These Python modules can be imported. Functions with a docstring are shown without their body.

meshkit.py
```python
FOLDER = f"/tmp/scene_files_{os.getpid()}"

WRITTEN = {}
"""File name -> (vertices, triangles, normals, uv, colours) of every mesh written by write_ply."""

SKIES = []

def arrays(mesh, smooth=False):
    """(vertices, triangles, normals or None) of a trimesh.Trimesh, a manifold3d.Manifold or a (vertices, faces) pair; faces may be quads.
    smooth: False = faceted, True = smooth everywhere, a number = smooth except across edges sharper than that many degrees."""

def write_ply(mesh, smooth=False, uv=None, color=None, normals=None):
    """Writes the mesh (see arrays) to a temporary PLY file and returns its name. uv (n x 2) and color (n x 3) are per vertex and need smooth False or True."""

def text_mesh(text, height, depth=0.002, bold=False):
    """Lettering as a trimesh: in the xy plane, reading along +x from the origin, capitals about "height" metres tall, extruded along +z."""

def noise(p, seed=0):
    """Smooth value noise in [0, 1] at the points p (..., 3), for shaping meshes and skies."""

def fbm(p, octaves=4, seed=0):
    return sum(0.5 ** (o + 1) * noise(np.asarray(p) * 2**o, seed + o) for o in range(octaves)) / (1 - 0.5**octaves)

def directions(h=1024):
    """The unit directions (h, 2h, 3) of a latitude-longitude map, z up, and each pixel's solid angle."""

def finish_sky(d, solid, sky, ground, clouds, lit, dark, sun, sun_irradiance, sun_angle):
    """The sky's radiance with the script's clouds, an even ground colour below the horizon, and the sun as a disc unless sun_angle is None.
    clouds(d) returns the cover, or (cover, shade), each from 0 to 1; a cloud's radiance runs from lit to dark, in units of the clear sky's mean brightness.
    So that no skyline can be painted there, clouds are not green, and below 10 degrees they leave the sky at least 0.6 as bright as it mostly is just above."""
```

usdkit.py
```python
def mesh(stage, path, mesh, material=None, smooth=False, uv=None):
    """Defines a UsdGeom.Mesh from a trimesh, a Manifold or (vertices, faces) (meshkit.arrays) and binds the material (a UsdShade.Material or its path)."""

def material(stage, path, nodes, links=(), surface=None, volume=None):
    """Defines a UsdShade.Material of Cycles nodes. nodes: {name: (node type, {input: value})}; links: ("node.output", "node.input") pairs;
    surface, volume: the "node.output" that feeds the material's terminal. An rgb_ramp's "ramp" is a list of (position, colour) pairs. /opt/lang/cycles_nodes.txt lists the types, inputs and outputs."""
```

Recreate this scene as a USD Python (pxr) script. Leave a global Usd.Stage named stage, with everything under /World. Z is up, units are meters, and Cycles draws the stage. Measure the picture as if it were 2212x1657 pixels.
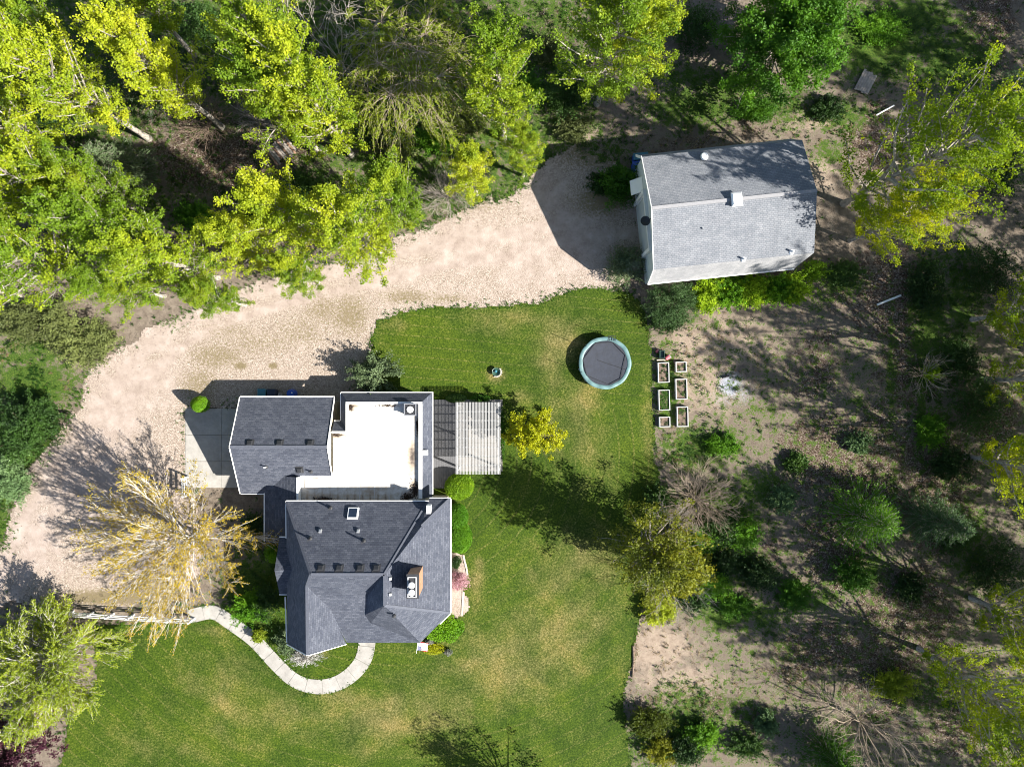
import math
import numpy as np
import trimesh
import shapely
from shapely.geometry import Polygon, LineString
import meshkit
import usdkit
from pxr import Gf, Sdf, Usd, UsdGeom, UsdLux, UsdShade, Vt

stage = Usd.Stage.CreateInMemory()
UsdGeom.SetStageUpAxis(stage, UsdGeom.Tokens.z)
UsdGeom.SetStageMetersPerUnit(stage, 1.0)
UsdGeom.Xform.Define(stage, "/World")
UsdGeom.Scope.Define(stage, "/World/Looks")

# ------------------------------------------------------------------ camera, sky, sun, exposure
CAM_H = 60.0
cam = UsdGeom.Camera.Define(stage, "/World/drone_camera")
cam.AddTranslateOp().Set((0, 0, CAM_H))
cam.CreateHorizontalApertureAttr(36.0)
cam.CreateVerticalApertureAttr(36.0 * 766 / 1024)
cam.CreateFocalLengthAttr(18.0 / 0.7)
cam.CreateClippingRangeAttr((0.5, 5000))
cam.CreateExposureAttr(1.52)

SUN_EL = math.radians(37.5)
SUN_XY = np.array([0.925, -0.38]) / math.hypot(0.925, 0.38)
sun = UsdLux.DistantLight.Define(stage, "/World/sun")
sun.CreateIntensityAttr(1.25)
sun.CreateAngleAttr(0.53)
sun.CreateNormalizeAttr(True)
sun.CreateColorAttr((1.0, 0.945, 0.86))
sun.AddRotateZOp().Set(math.degrees(math.atan2(SUN_XY[0], -SUN_XY[1])))
sun.AddRotateXOp().Set(90 - math.degrees(SUN_EL))

usdkit.material(stage, "/World/Looks/sky_look", {
    "s": ("sky_texture", {"sky_type": "single_scattering", "sun_disc": False, "sun_elevation": SUN_EL,
                          "sun_rotation": math.atan2(SUN_XY[0], SUN_XY[1]), "air_density": 1.0, "aerosol_density": 1.0}),
    "b": ("background_shader", {"strength": 0.065})}, [("s.color", "b.color")], surface="b.background")
dome = UsdLux.DomeLight.Define(stage, "/World/sky")
UsdShade.MaterialBindingAPI.Apply(dome.GetPrim()).Bind(UsdShade.Material.Get(stage, "/World/Looks/sky_look"))
dome.GetPrim().SetCustomDataByKey("kind", "structure")

K = 0.7 / 1106.0


def at(px, py, z=0.0):
    """A point of the place, read off the photograph (2212 px wide), at height z."""
    return np.array([(px - 1106) * K * (CAM_H - z), (828 - py) * K * (CAM_H - z), z])


def atn(pts, z=0.0):
    return np.array([at(p[0], p[1], z)[:2] for p in pts])


# ------------------------------------------------------------------ naming and grouping
_used = {}


def numbered(parent, name):
    k = (parent, name)
    n = _used.get(k, 0)
    _used[k] = n + 1
    return f"{parent}/{name}" if n == 0 else f"{parent}/{name}_{n:03d}"


def describe(prim, label=None, cat=None, group=None, kind=None):
    for k, v in (("label", label), ("category", cat), ("group", group), ("kind", kind)):
        if v:
            prim.SetCustomDataByKey(k, v)


def M(name):
    return UsdShade.Material.Get(stage, "/World/Looks/" + name)


class Thing:
    """An Xform at the thing's base; part() adds a mesh given in world coordinates (or local, if local=True)."""

    def __init__(self, name, label, cat, loc=(0, 0, 0), rot=0.0, scale=1.0, group=None, kind=None):
        self.path = numbered("/World", name)
        self.loc = np.asarray(loc, float)
        x = UsdGeom.Xform.Define(stage, self.path)
        x.AddTranslateOp().Set(Gf.Vec3d(*map(float, self.loc)))
        x.AddRotateZOp().Set(float(rot))
        x.AddScaleOp().Set(Gf.Vec3f(*(np.ones(3) * scale).tolist()))
        self.prim = x.GetPrim()
        describe(self.prim, label, cat, group, kind)

    def part(self, name, mesh, mat, parent=None, smooth=False, local=False, label=None, kind=None, uv=None):
        v, f = mesh[0], mesh[1]
        v = np.asarray(v, float)
        if not local:
            v = v - self.loc
        path = numbered(parent or self.path, name)
        m = usdkit.mesh(stage, path, (v, np.asarray(f)), M(mat), smooth=smooth, uv=uv)
        describe(m.GetPrim(), label=label, kind=kind)
        return path


def single(name, mesh, mat, label, cat, group=None, kind=None, smooth=False, uv=None):
    path = numbered("/World", name)
    m = usdkit.mesh(stage, path, (np.asarray(mesh[0], float), np.asarray(mesh[1])), M(mat), smooth=smooth, uv=uv)
    describe(m.GetPrim(), label, cat, group, kind)
    return m


def copy_of(src, label, loc, rot=0.0, scale=1.0, group=None):
    path = numbered("/World", src.prim.GetName())
    x = UsdGeom.Xform.Define(stage, path)
    x.GetPrim().GetReferences().AddInternalReference(src.prim.GetPath())
    x.GetPrim().SetInstanceable(True)
    a = x.GetPrim().GetAttribute
    a("xformOp:translate").Set(Gf.Vec3d(*map(float, loc)))
    a("xformOp:rotateZ").Set(float(rot))
    a("xformOp:scale").Set(Gf.Vec3f(*(np.ones(3) * scale).tolist()))
    d = src.prim.GetCustomData()
    describe(x.GetPrim(), label, d.get("category"), group or d.get("group"))
    return x


# ------------------------------------------------------------------ mesh helpers
def join(*ms):
    V, F, n = [], [], 0
    for v, f in ms:
        V.append(np.asarray(v, float)); F.append(np.asarray(f) + n); n += len(v)
    return np.vstack(V), np.vstack(F)


_BF = np.array([[0, 2, 1], [0, 3, 2], [4, 5, 6], [4, 6, 7], [0, 1, 5], [0, 5, 4], [1, 2, 6], [1, 6, 5], [2, 3, 7], [2, 7, 6], [3, 0, 4], [3, 4, 7]])


def box(x0, x1, y0, y1, z0, z1):
    v = np.array([[x0, y0, z0], [x1, y0, z0], [x1, y1, z0], [x0, y1, z0], [x0, y0, z1], [x1, y0, z1], [x1, y1, z1], [x0, y1, z1]], float)
    return v, _BF


def cbox(x0, x1, y0, y1, z0, z1, c=0.01):
    """A box with its top edges chamfered."""
    v = np.array([[x0, y0, z0], [x1, y0, z0], [x1, y1, z0], [x0, y1, z0], [x0, y0, z1 - c], [x1, y0, z1 - c], [x1, y1, z1 - c], [x0, y1, z1 - c],
                  [x0 + c, y0 + c, z1], [x1 - c, y0 + c, z1], [x1 - c, y1 - c, z1], [x0 + c, y1 - c, z1]], float)
    f = [[0, 2, 1], [0, 3, 2], [8, 9, 10], [8, 10, 11]]
    for a in range(4):
        b = (a + 1) % 4
        f += [[a, b, b + 4], [a, b + 4, a + 4], [a + 4, b + 4, b + 8], [a + 4, b + 8, a + 8]]
    return v, np.array(f)


def bar(p, q, w, h=None, up=(0, 0, 1)):
    """A square bar from p to q, w wide and h high."""
    p, q = np.asarray(p, float), np.asarray(q, float)
    h = h or w
    d = q - p
    d /= np.linalg.norm(d)
    up = np.asarray(up, float)
    if abs(d @ up) > 0.95:
        up = np.array([1.0, 0, 0])
    s = np.cross(d, up); s /= np.linalg.norm(s)
    u = np.cross(s, d)
    c = [(-1, -1), (1, -1), (1, 1), (-1, 1)]
    v = [p + s * a * w / 2 + u * b * h / 2 for a, b in c] + [q + s * a * w / 2 + u * b * h / 2 for a, b in c]
    v = np.array(v)
    f = np.array([[0, 1, 2], [0, 2, 3], [4, 6, 5], [4, 7, 6], [0, 5, 1], [0, 4, 5], [1, 6, 2], [1, 5, 6], [2, 7, 3], [2, 6, 7], [3, 4, 0], [3, 7, 4]])
    return v, f


def frusta(P0, P1, R0, R1, n=5):
    """Many tapered tubes at once."""
    P0, P1 = np.asarray(P0, float), np.asarray(P1, float)
    R0, R1 = np.asarray(R0, float), np.asarray(R1, float)
    d = P1 - P0
    d /= np.maximum(np.linalg.norm(d, axis=1, keepdims=True), 1e-9)
    ref = np.where(np.abs(d[:, 2:3]) > 0.9, [[1.0, 0, 0]], [[0, 0, 1.0]])
    s = np.cross(d, ref); s /= np.linalg.norm(s, axis=1, keepdims=True)
    u = np.cross(s, d)
    a = np.arange(n) * 2 * np.pi / n
    ring = s[:, None] * np.cos(a)[None, :, None] + u[:, None] * np.sin(a)[None, :, None]
    v = np.concatenate([P0[:, None] + ring * R0[:, None, None], P1[:, None] + ring * R1[:, None, None]], 1).reshape(-1, 3)
    i = np.arange(n); j = (i + 1) % n
    f = np.vstack([np.stack([i, j, j + n], 1), np.stack([i, j + n, i + n], 1)])
    F = (f[None] + (np.arange(len(P0)) * 2 * n)[:, None, None]).reshape(-1, 3)
    return v, F


def tube(pts, r, n=8, cap=True):
    pts = np.asarray(pts, float)
    r = np.broadcast_to(np.asarray(r, float), (len(pts),))
    v, f = frusta(pts[:-1], pts[1:], r[:-1], r[1:], n)
    if cap:
        for p, ring in ((pts[0], np.arange(n)[::-1]), (pts[-1], len(v) - n + np.arange(n))):
            v = np.vstack([v, p])
            c = len(v) - 1
            f = np.vstack([f, [[c, ring[i], ring[(i + 1) % n]] for i in range(n)]])
    return v, f


def disc(c, r, z, n=48, r_in=0.0):
    a = np.arange(n) * 2 * np.pi / n
    o = np.stack([c[0] + r * np.cos(a), c[1] + r * np.sin(a), np.full(n, z)], 1)
    i = np.arange(n); j = (i + 1) % n
    if r_in > 0:
        q = np.stack([c[0] + r_in * np.cos(a), c[1] + r_in * np.sin(a), np.full(n, z)], 1)
        return np.vstack([o, q]), np.vstack([np.stack([i, j, j + n], 1), np.stack([i, j + n, i + n], 1)])
    return np.vstack([o, [[c[0], c[1], z]]]), np.stack([i, j, np.full(n, n)], 1)


def lathe(c, prof, n=24):
    """prof: (r, z) pairs bottom to top about a vertical axis at c."""
    a = np.arange(n) * 2 * np.pi / n
    v = np.concatenate([np.stack([c[0] + r * np.cos(a), c[1] + r * np.sin(a), np.full(n, z)], 1) for r, z in prof])
    i = np.arange(n); j = (i + 1) % n
    f = []
    for k in range(len(prof) - 1):
        b = k * n
        f += [np.stack([b + i, b + j, b + j + n], 1), np.stack([b + i, b + j + n, b + i + n], 1)]
    return v, np.vstack(f)


def slab(pts, thick, tris=None):
    """A thick plate under a (nearly) flat outline of 3-D points (counter-clockwise from above). Returns (mesh, uv) with v running up the slope in metres."""
    p = np.asarray(pts, float)
    n = len(p)
    if tris is None:
        tris = [[0, i, i + 1] for i in range(1, n - 1)]
    nor = np.zeros(3)
    for i in range(n):
        a, b = p[i], p[(i + 1) % n]
        nor += np.cross(a, b)
    nor /= np.linalg.norm(nor)
    vdir = np.array([0, 0, 1.0]) - nor[2] * nor
    if np.linalg.norm(vdir) < 1e-3:
        vdir = np.array([0, 1.0, 0])
    vdir /= np.linalg.norm(vdir)
    udir = np.cross(vdir, nor)
    low = p - [0, 0, thick]
    V, F = [], []
    for t in tris:
        F.append([len(V), len(V) + 1, len(V) + 2]); V += [p[t[0]], p[t[1]], p[t[2]]]
        F.append([len(V), len(V) + 1, len(V) + 2]); V += [low[t[0]], low[t[2]], low[t[1]]]
    for i in range(n):
        j = (i + 1) % n
        b = len(V)
        V += [p[i], low[i], low[j], p[j]]
        F += [[b, b + 1, b + 2], [b, b + 2, b + 3]]
    V = np.array(V)
    return (V, np.array(F)), np.stack([V @ udir, V @ vdir], 1)


def prism(poly, z0, z1):
    """Upright prism over a plan outline (counter-clockwise)."""
    m = trimesh.creation.extrude_polygon(Polygon(poly), z1 - z0, engine="earcut")
    return np.asarray(m.vertices) + [0, 0, z0], np.asarray(m.faces)


def wall_uv(mesh):
    """Box-projected metres for walls: u along the wall, v up."""
    v, f = mesh
    tri = v[f].reshape(-1, 3)
    n = np.cross(v[f[:, 1]] - v[f[:, 0]], v[f[:, 2]] - v[f[:, 0]])
    n = np.repeat(n / np.maximum(np.linalg.norm(n, axis=1, keepdims=True), 1e-9), 3, 0)
    u = np.where(np.abs(n[:, 2]) > 0.7, tri[:, 0], tri[:, 0] * -n[:, 1] + tri[:, 1] * n[:, 0])
    w = np.where(np.abs(n[:, 2]) > 0.7, tri[:, 1], tri[:, 2])
    return (tri, np.arange(len(tri)).reshape(-1, 3)), np.stack([u, w], 1)


def move(mesh, rot_deg, t):
    a = math.radians(rot_deg)
    R = np.array([[math.cos(a), -math.sin(a), 0], [math.sin(a), math.cos(a), 0], [0, 0, 1]])
    return np.asarray(mesh[0]) @ R.T + np.asarray(t, float), mesh[1]


# ------------------------------------------------------------------ materials
def mat(name, nodes, links, surface):
    return usdkit.material(stage, "/World/Looks/" + name, nodes, links, surface=surface)


def plain(name, col, rough=0.6, var=0.12, scale=3.0, metallic=0.0, bump=0.0, bscale=30.0, spec=0.5):
    c = np.array(col, float)
    nodes = {"g": ("geometry", {}), "n": ("noise_texture", {"scale": scale, "detail": 5.0, "roughness": 0.65}),
             "r": ("rgb_ramp", {"ramp": [(0.25, c * (1 - var)), (0.75, np.minimum(c * (1 + var), 0.95))]}),
             "p": ("principled_bsdf", {"roughness": rough, "metallic": metallic, "specular_ior_level": spec})}
    links = [("g.position", "n.vector"), ("n.fac", "r.fac"), ("r.color", "p.base_color")]
    if bump:
        nodes["bn"] = ("noise_texture", {"scale": bscale, "detail": 4.0})
        nodes["b"] = ("bump", {"strength": bump, "distance": 0.02})
        links += [("g.position", "bn.vector"), ("bn.fac", "b.height"), ("b.normal", "p.normal")]
    return mat(name, nodes, links, "p.BSDF")


def leafy(name, cols, trans=0.35, big=0.35, rough=0.5):
    """Leaves: cols is a ramp of base colours; leaf-to-leaf, clump and tree-to-tree variation."""
    n = len(cols)
    nodes = {"g": ("geometry", {}), "o": ("object_info", {}),
             "n": ("noise_texture", {"scale": big, "detail": 3.0, "roughness": 0.6}),
             "s1": ("math", {"math_type": "multiply", "value2": 0.45}),
             "s2": ("math", {"math_type": "multiply_add", "value2": 1.1, "value3": -0.45}),
             "s3": ("math", {"math_type": "multiply_add", "value2": 0.36, "value3": -0.06}),
             "a1": ("math", {"math_type": "add"}), "a2": ("math", {"math_type": "add"}),
             "r": ("rgb_ramp", {"ramp": [(0.1 + 0.8 * i / (n - 1), c) for i, c in enumerate(cols)]}),
             "d": ("principled_bsdf", {"roughness": rough, "specular_ior_level": 0.25}),
             "t": ("translucent_bsdf", {}),
             "tc": ("mix_color", {"blend_type": "multiply", "fac": 1.0, "b": (1.25, 1.15, 0.55), "use_clamp": False}),
             "m": ("mix_closure", {"fac": trans})}
    links = [("g.position", "n.vector"), ("g.random_per_island", "s1.value1"), ("n.fac", "s2.value1"), ("o.random", "s3.value1"),
             ("s1.value", "a1.value1"), ("s2.value", "a1.value2"), ("a1.value", "a2.value1"), ("s3.value", "a2.value2"), ("a2.value", "r.fac"),
             ("r.color", "d.base_color"), ("r.color", "tc.a"), ("tc.result", "t.color"), ("d.BSDF", "m.closure1"), ("t.BSDF", "m.closure2")]
    return mat(name, nodes, links, "m.closure")


leafy("poplar_leaf", [(0.13, 0.22, 0.012), (0.31, 0.38, 0.016), (0.48, 0.50, 0.025), (0.60, 0.55, 0.05)], 0.4)
leafy("poplar_leaf_olive", [(0.16, 0.25, 0.01), (0.36, 0.43, 0.012), (0.55, 0.56, 0.016), (0.66, 0.60, 0.03)], 0.6)
leafy("green_leaf", [(0.045, 0.13, 0.010), (0.10, 0.24, 0.013), (0.17, 0.34, 0.02), (0.26, 0.42, 0.03)], 0.35)
leafy("bright_leaf", [(0.07, 0.19, 0.008), (0.16, 0.33, 0.012), (0.28, 0.45, 0.015), (0.42, 0.54, 0.02)], 0.35)
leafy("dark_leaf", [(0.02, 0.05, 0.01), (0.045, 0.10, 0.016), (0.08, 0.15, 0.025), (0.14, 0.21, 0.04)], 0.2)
leafy("pine_needle", [(0.05, 0.075, 0.035), (0.10, 0.145, 0.065), (0.17, 0.23, 0.11), (0.26, 0.32, 0.17)], 0.15)
leafy("juniper_leaf", [(0.08, 0.10, 0.03), (0.14, 0.17, 0.05), (0.21, 0.25, 0.075), (0.30, 0.33, 0.11)], 0.2)
leafy("willow_leaf", [(0.20, 0.27, 0.02), (0.37, 0.44, 0.03), (0.52, 0.56, 0.05), (0.60, 0.57, 0.10)], 0.4)
leafy("gold_leaf", [(0.30, 0.22, 0.02), (0.48, 0.37, 0.03), (0.60, 0.47, 0.05), (0.46, 0.46, 0.06)], 0.35)
leafy("yellow_leaf", [(0.34, 0.37, 0.01), (0.54, 0.55, 0.014), (0.68, 0.66, 0.02), (0.76, 0.72, 0.04)], 0.4)
leafy("lime_leaf", [(0.14, 0.26, 0.008), (0.28, 0.42, 0.012), (0.42, 0.54, 0.018), (0.52, 0.58, 0.03)], 0.3, big=1.2)
leafy("plum_leaf", [(0.06, 0.018, 0.032), (0.13, 0.04, 0.065), (0.21, 0.08, 0.115), (0.29, 0.14, 0.165)], 0.25)
leafy("pink_blossom", [(0.30, 0.14, 0.18), (0.48, 0.28, 0.33), (0.60, 0.42, 0.46), (0.25, 0.15, 0.12)], 0.25)
leafy("white_blossom", [(0.10, 0.13, 0.08), (0.52, 0.50, 0.52), (0.70, 0.66, 0.71), (0.78, 0.75, 0.79)], 0.25)
leafy("lilac_leaf", [(0.05, 0.10, 0.03), (0.16, 0.21, 0.11), (0.48, 0.48, 0.48), (0.70, 0.68, 0.72)], 0.25)
leafy("silver_leaf", [(0.07, 0.13, 0.05), (0.14, 0.23, 0.09), (0.24, 0.34, 0.16), (0.38, 0.46, 0.27)], 0.25)
leafy("yellow_olive_leaf", [(0.07, 0.10, 0.01), (0.18, 0.20, 0.014), (0.31, 0.31, 0.02), (0.42, 0.38, 0.04)], 0.35)
leafy("dead_leaf", [(0.035, 0.02, 0.012), (0.085, 0.055, 0.036), (0.155, 0.115, 0.082), (0.27, 0.225, 0.18)], 0.1, big=0.8)
leafy("weed_blade", [(0.02, 0.055, 0.008), (0.05, 0.12, 0.012), (0.11, 0.20, 0.02), (0.24, 0.28, 0.06)], 0.3, big=0.5)
leafy("straw_blade", [(0.16, 0.12, 0.06), (0.30, 0.24, 0.13), (0.44, 0.37, 0.22), (0.52, 0.46, 0.30)], 0.25, big=0.5)


mat("loose_stone", {"g": ("geometry", {}), "r": ("rgb_ramp", {"ramp": [(0.0, (0.13, 0.105, 0.08)), (0.6, (0.33, 0.28, 0.235)), (1.0, (0.58, 0.53, 0.48))]}), "p": ("principled_bsdf", {"roughness": 0.9})},
    [("g.random_per_island", "r.fac"), ("r.color", "p.base_color")], "p.BSDF")


def bark(name, c0, c1):
    mat(name, {"g": ("geometry", {}), "mp": ("mapping", {"scale": (6, 6, 1.6)}), "n": ("noise_texture", {"scale": 1.6, "detail": 6.0, "roughness": 0.7}),
               "r": ("rgb_ramp", {"ramp": [(0.38, c0), (0.55, c1)]}), "b": ("bump", {"strength": 0.5, "distance": 0.03}),
               "p": ("principled_bsdf", {"roughness": 0.85, "specular_ior_level": 0.2})},
        [("g.position", "mp.vector"), ("mp.vector", "n.vector"), ("n.fac", "r.fac"), ("r.color", "p.base_color"), ("n.fac", "b.height"), ("b.normal", "p.normal")], "p.BSDF")


bark("pale_bark", (0.12, 0.105, 0.085), (0.38, 0.35, 0.30))
bark("grey_bark", (0.13, 0.11, 0.09), (0.36, 0.32, 0.28))
bark("brown_bark", (0.06, 0.04, 0.03), (0.20, 0.15, 0.11))
bark("tan_bark", (0.16, 0.125, 0.09), (0.38, 0.31, 0.235))
bark("straw_bark", (0.28, 0.25, 0.21), (0.56, 0.53, 0.48))


def shingle(name, c0, c1, c2, row=0.145, wid=0.3, gap=0.012):
    """Asphalt shingles: courses with staggered tabs, tone varying from tab to tab, a grainy surface."""
    mat(name, {"uv": ("texture_coordinate", {}), "g": ("geometry", {}),
               "b1": ("brick_texture", {"scale": 1.0, "brick_width": wid, "row_height": row, "mortar_size": gap, "mortar_smooth": 0.3, "offset": 0.37,
                                        "color1": c0, "color2": c1, "mortar": tuple(np.array(c0) * 0.5), "bias": 0.0}),
               "n": ("noise_texture", {"scale": 0.7, "detail": 8.0, "roughness": 0.78}),
               "n2": ("noise_texture", {"scale": 26.0, "detail": 3.0}),
               "r": ("rgb_ramp", {"ramp": [(0.3, (0.70, 0.71, 0.73)), (0.7, (1.30, 1.27, 1.23))]}),
               "r2": ("rgb_ramp", {"ramp": [(0.3, (0.75, 0.75, 0.75)), (0.7, (1.25, 1.25, 1.25))]}),
               "m": ("mix_color", {"blend_type": "multiply", "fac": 1.0, "use_clamp": False}),
               "m2": ("mix_color", {"blend_type": "multiply", "fac": 1.0, "use_clamp": False}),
               "m3": ("mix_color", {"blend_type": "mix", "fac": 0.18, "b": c2}),
               "h": ("rgb_to_bw", {}), "bu": ("bump", {"strength": 0.7, "distance": 0.012}),
               "p": ("principled_bsdf", {"roughness": 0.9, "specular_ior_level": 0.2})},
        [("uv.UV", "b1.vector"), ("g.position", "n.vector"), ("g.position", "n2.vector"), ("n.fac", "r.fac"), ("n2.fac", "r2.fac"),
         ("b1.color", "m.a"), ("r.color", "m.b"), ("m.result", "m2.a"), ("r2.color", "m2.b"), ("m2.result", "m3.a"), ("m3.result", "p.base_color"),
         ("b1.color", "h.color"), ("h.val", "bu.height"), ("bu.normal", "p.normal")], "p.BSDF")


shingle("slate_shingle", (0.046, 0.054, 0.074), (0.088, 0.098, 0.122), (0.066, 0.072, 0.095))
shingle("pale_shingle", (0.15, 0.165, 0.188), (0.205, 0.216, 0.238), (0.175, 0.187, 0.208), row=0.14, wid=0.27, gap=0.014)
shingle("strip_shingle", (0.25, 0.257, 0.27), (0.31, 0.313, 0.325), (0.28, 0.285, 0.296), row=0.14, wid=0.27, gap=0.008)  # paler shingle tone for the outbuilding's lower south roof strip
plain("slate_cap", (0.07, 0.078, 0.10), 0.9, 0.2, 8)
plain("pale_cap", (0.25, 0.25, 0.26), 0.9, 0.12, 8)

mat("siding", {"uv": ("texture_coordinate", {}), "g": ("geometry", {}), "mp": ("mapping", {"scale": (1, 1, 1)}),
               "b1": ("brick_texture", {"scale": 1.0, "brick_width": 4.0, "row_height": 0.16, "mortar_size": 0.006, "color1": (0.48, 0.44, 0.35), "color2": (0.52, 0.48, 0.39), "mortar": (0.35, 0.32, 0.26)}),
               "p": ("principled_bsdf", {"roughness": 0.6})}, [("uv.UV", "b1.vector"), ("b1.color", "p.base_color")], "p.BSDF")
mat("pale_siding", {"uv": ("texture_coordinate", {}), "b1": ("brick_texture", {"scale": 1.0, "brick_width": 4.0, "row_height": 0.2, "mortar_size": 0.008, "color1": (0.48, 0.53, 0.52), "color2": (0.53, 0.57, 0.56), "mortar": (0.35, 0.38, 0.38)}),
                    "p": ("principled_bsdf", {"roughness": 0.55})}, [("uv.UV", "b1.vector"), ("b1.color", "p.base_color")], "p.BSDF")
mat("cedar_siding", {"uv": ("texture_coordinate", {}), "g": ("geometry", {}), "n": ("noise_texture", {"scale": 5.0, "detail": 5.0}),
                     "b1": ("brick_texture", {"scale": 1.0, "brick_width": 1.6, "row_height": 0.13, "mortar_size": 0.008, "color1": (0.30, 0.16, 0.09), "color2": (0.42, 0.25, 0.15), "mortar": (0.10, 0.05, 0.03)}),
                     "r": ("rgb_ramp", {"ramp": [(0.3, (0.75, 0.75, 0.75)), (0.7, (1.2, 1.2, 1.2))]}), "m": ("mix_color", {"blend_type": "multiply", "fac": 1.0, "use_clamp": False}),
                     "p": ("principled_bsdf", {"roughness": 0.7})},
    [("uv.UV", "b1.vector"), ("g.position", "n.vector"), ("n.fac", "r.fac"), ("b1.color", "m.a"), ("r.color", "m.b"), ("m.result", "p.base_color")], "p.BSDF")
plain("white_paint", (0.68, 0.68, 0.66), 0.45, 0.05)
plain("white_metal", (0.66, 0.67, 0.68), 0.35, 0.06)
plain("grey_metal", (0.42, 0.43, 0.44), 0.35, 0.15, metallic=0.6)
plain("dark_metal", (0.035, 0.036, 0.04), 0.45, 0.2)
plain("black_plastic", (0.02, 0.021, 0.024), 0.5, 0.25)
plain("trampoline_mat", (0.018, 0.023, 0.036), 0.65, 0.3, 2.0, bump=0.3, bscale=6)
plain("teal_vinyl", (0.10, 0.185, 0.19), 0.5, 0.28, 2.5, bump=0.4, bscale=5)
plain("blue_plastic", (0.012, 0.06, 0.34), 0.35, 0.15)
plain("teal_plastic", (0.03, 0.14, 0.19), 0.4, 0.15)
plain("navy_plastic", (0.012, 0.022, 0.045), 0.4, 0.2)
plain("pink_plastic", (0.60, 0.14, 0.16), 0.45, 0.2, 6)
plain("red_cloth", (0.45, 0.02, 0.035), 0.8, 0.1)
plain("navy_cloth", (0.02, 0.03, 0.12), 0.8, 0.1)
plain("white_cloth", (0.78, 0.78, 0.76), 0.8, 0.05)
plain("green_enamel", (0.03, 0.07, 0.05), 0.4, 0.3, 8)
plain("weathered_wood", (0.27, 0.235, 0.205), 0.85, 0.4, 2.2, bump=0.4, bscale=20)
plain("brown_wood", (0.25, 0.15, 0.10), 0.8, 0.35, 4.0, bump=0.3, bscale=18)
plain("pale_wood", (0.46, 0.38, 0.28), 0.8, 0.25, 4.0, bump=0.3, bscale=18)
plain("white_board", (0.42, 0.42, 0.41), 0.6, 0.12, 5.0)
plain("deck_board", (0.105, 0.107, 0.115), 0.75, 0.22, 4.0)
plain("patio_slab", (0.15, 0.14, 0.13), 0.85, 0.25, 2.0)
plain("bed_soil", (0.13, 0.095, 0.07), 0.95, 0.5, 8.0, bump=0.8, bscale=14)
plain("rock", (0.38, 0.35, 0.31), 0.9, 0.3, 6.0, bump=0.6, bscale=9)
plain("charcoal", (0.02, 0.02, 0.022), 0.95, 0.4, 8.0)
plain("pale_stone", (0.50, 0.44, 0.36), 0.85, 0.2, 4.0)
plain("grey_tarp", (0.28, 0.29, 0.28), 0.6, 0.35, 2.5, bump=0.4, bscale=8)
plain("plywood", (0.46, 0.41, 0.36), 0.8, 0.22, 5.0)
mat("concrete", {"g": ("geometry", {}), "n": ("noise_texture", {"scale": 0.9, "detail": 7.0, "roughness": 0.7}), "n2": ("noise_texture", {"scale": 22.0, "detail": 3.0}),
                 "r": ("rgb_ramp", {"ramp": [(0.3, (0.235, 0.225, 0.205)), (0.7, (0.37, 0.355, 0.33))]}), "r2": ("rgb_ramp", {"ramp": [(0.3, (0.9, 0.9, 0.9)), (0.7, (1.08, 1.08, 1.08))]}),
                 "m": ("mix_color", {"blend_type": "multiply", "fac": 1.0, "use_clamp": False}), "p": ("principled_bsdf", {"roughness": 0.85, "specular_ior_level": 0.2})},
    [("g.position", "n.vector"), ("g.position", "n2.vector"), ("n.fac", "r.fac"), ("n2.fac", "r2.fac"), ("r.color", "m.a"), ("r2.color", "m.b"), ("m.result", "p.base_color")], "p.BSDF")
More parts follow.
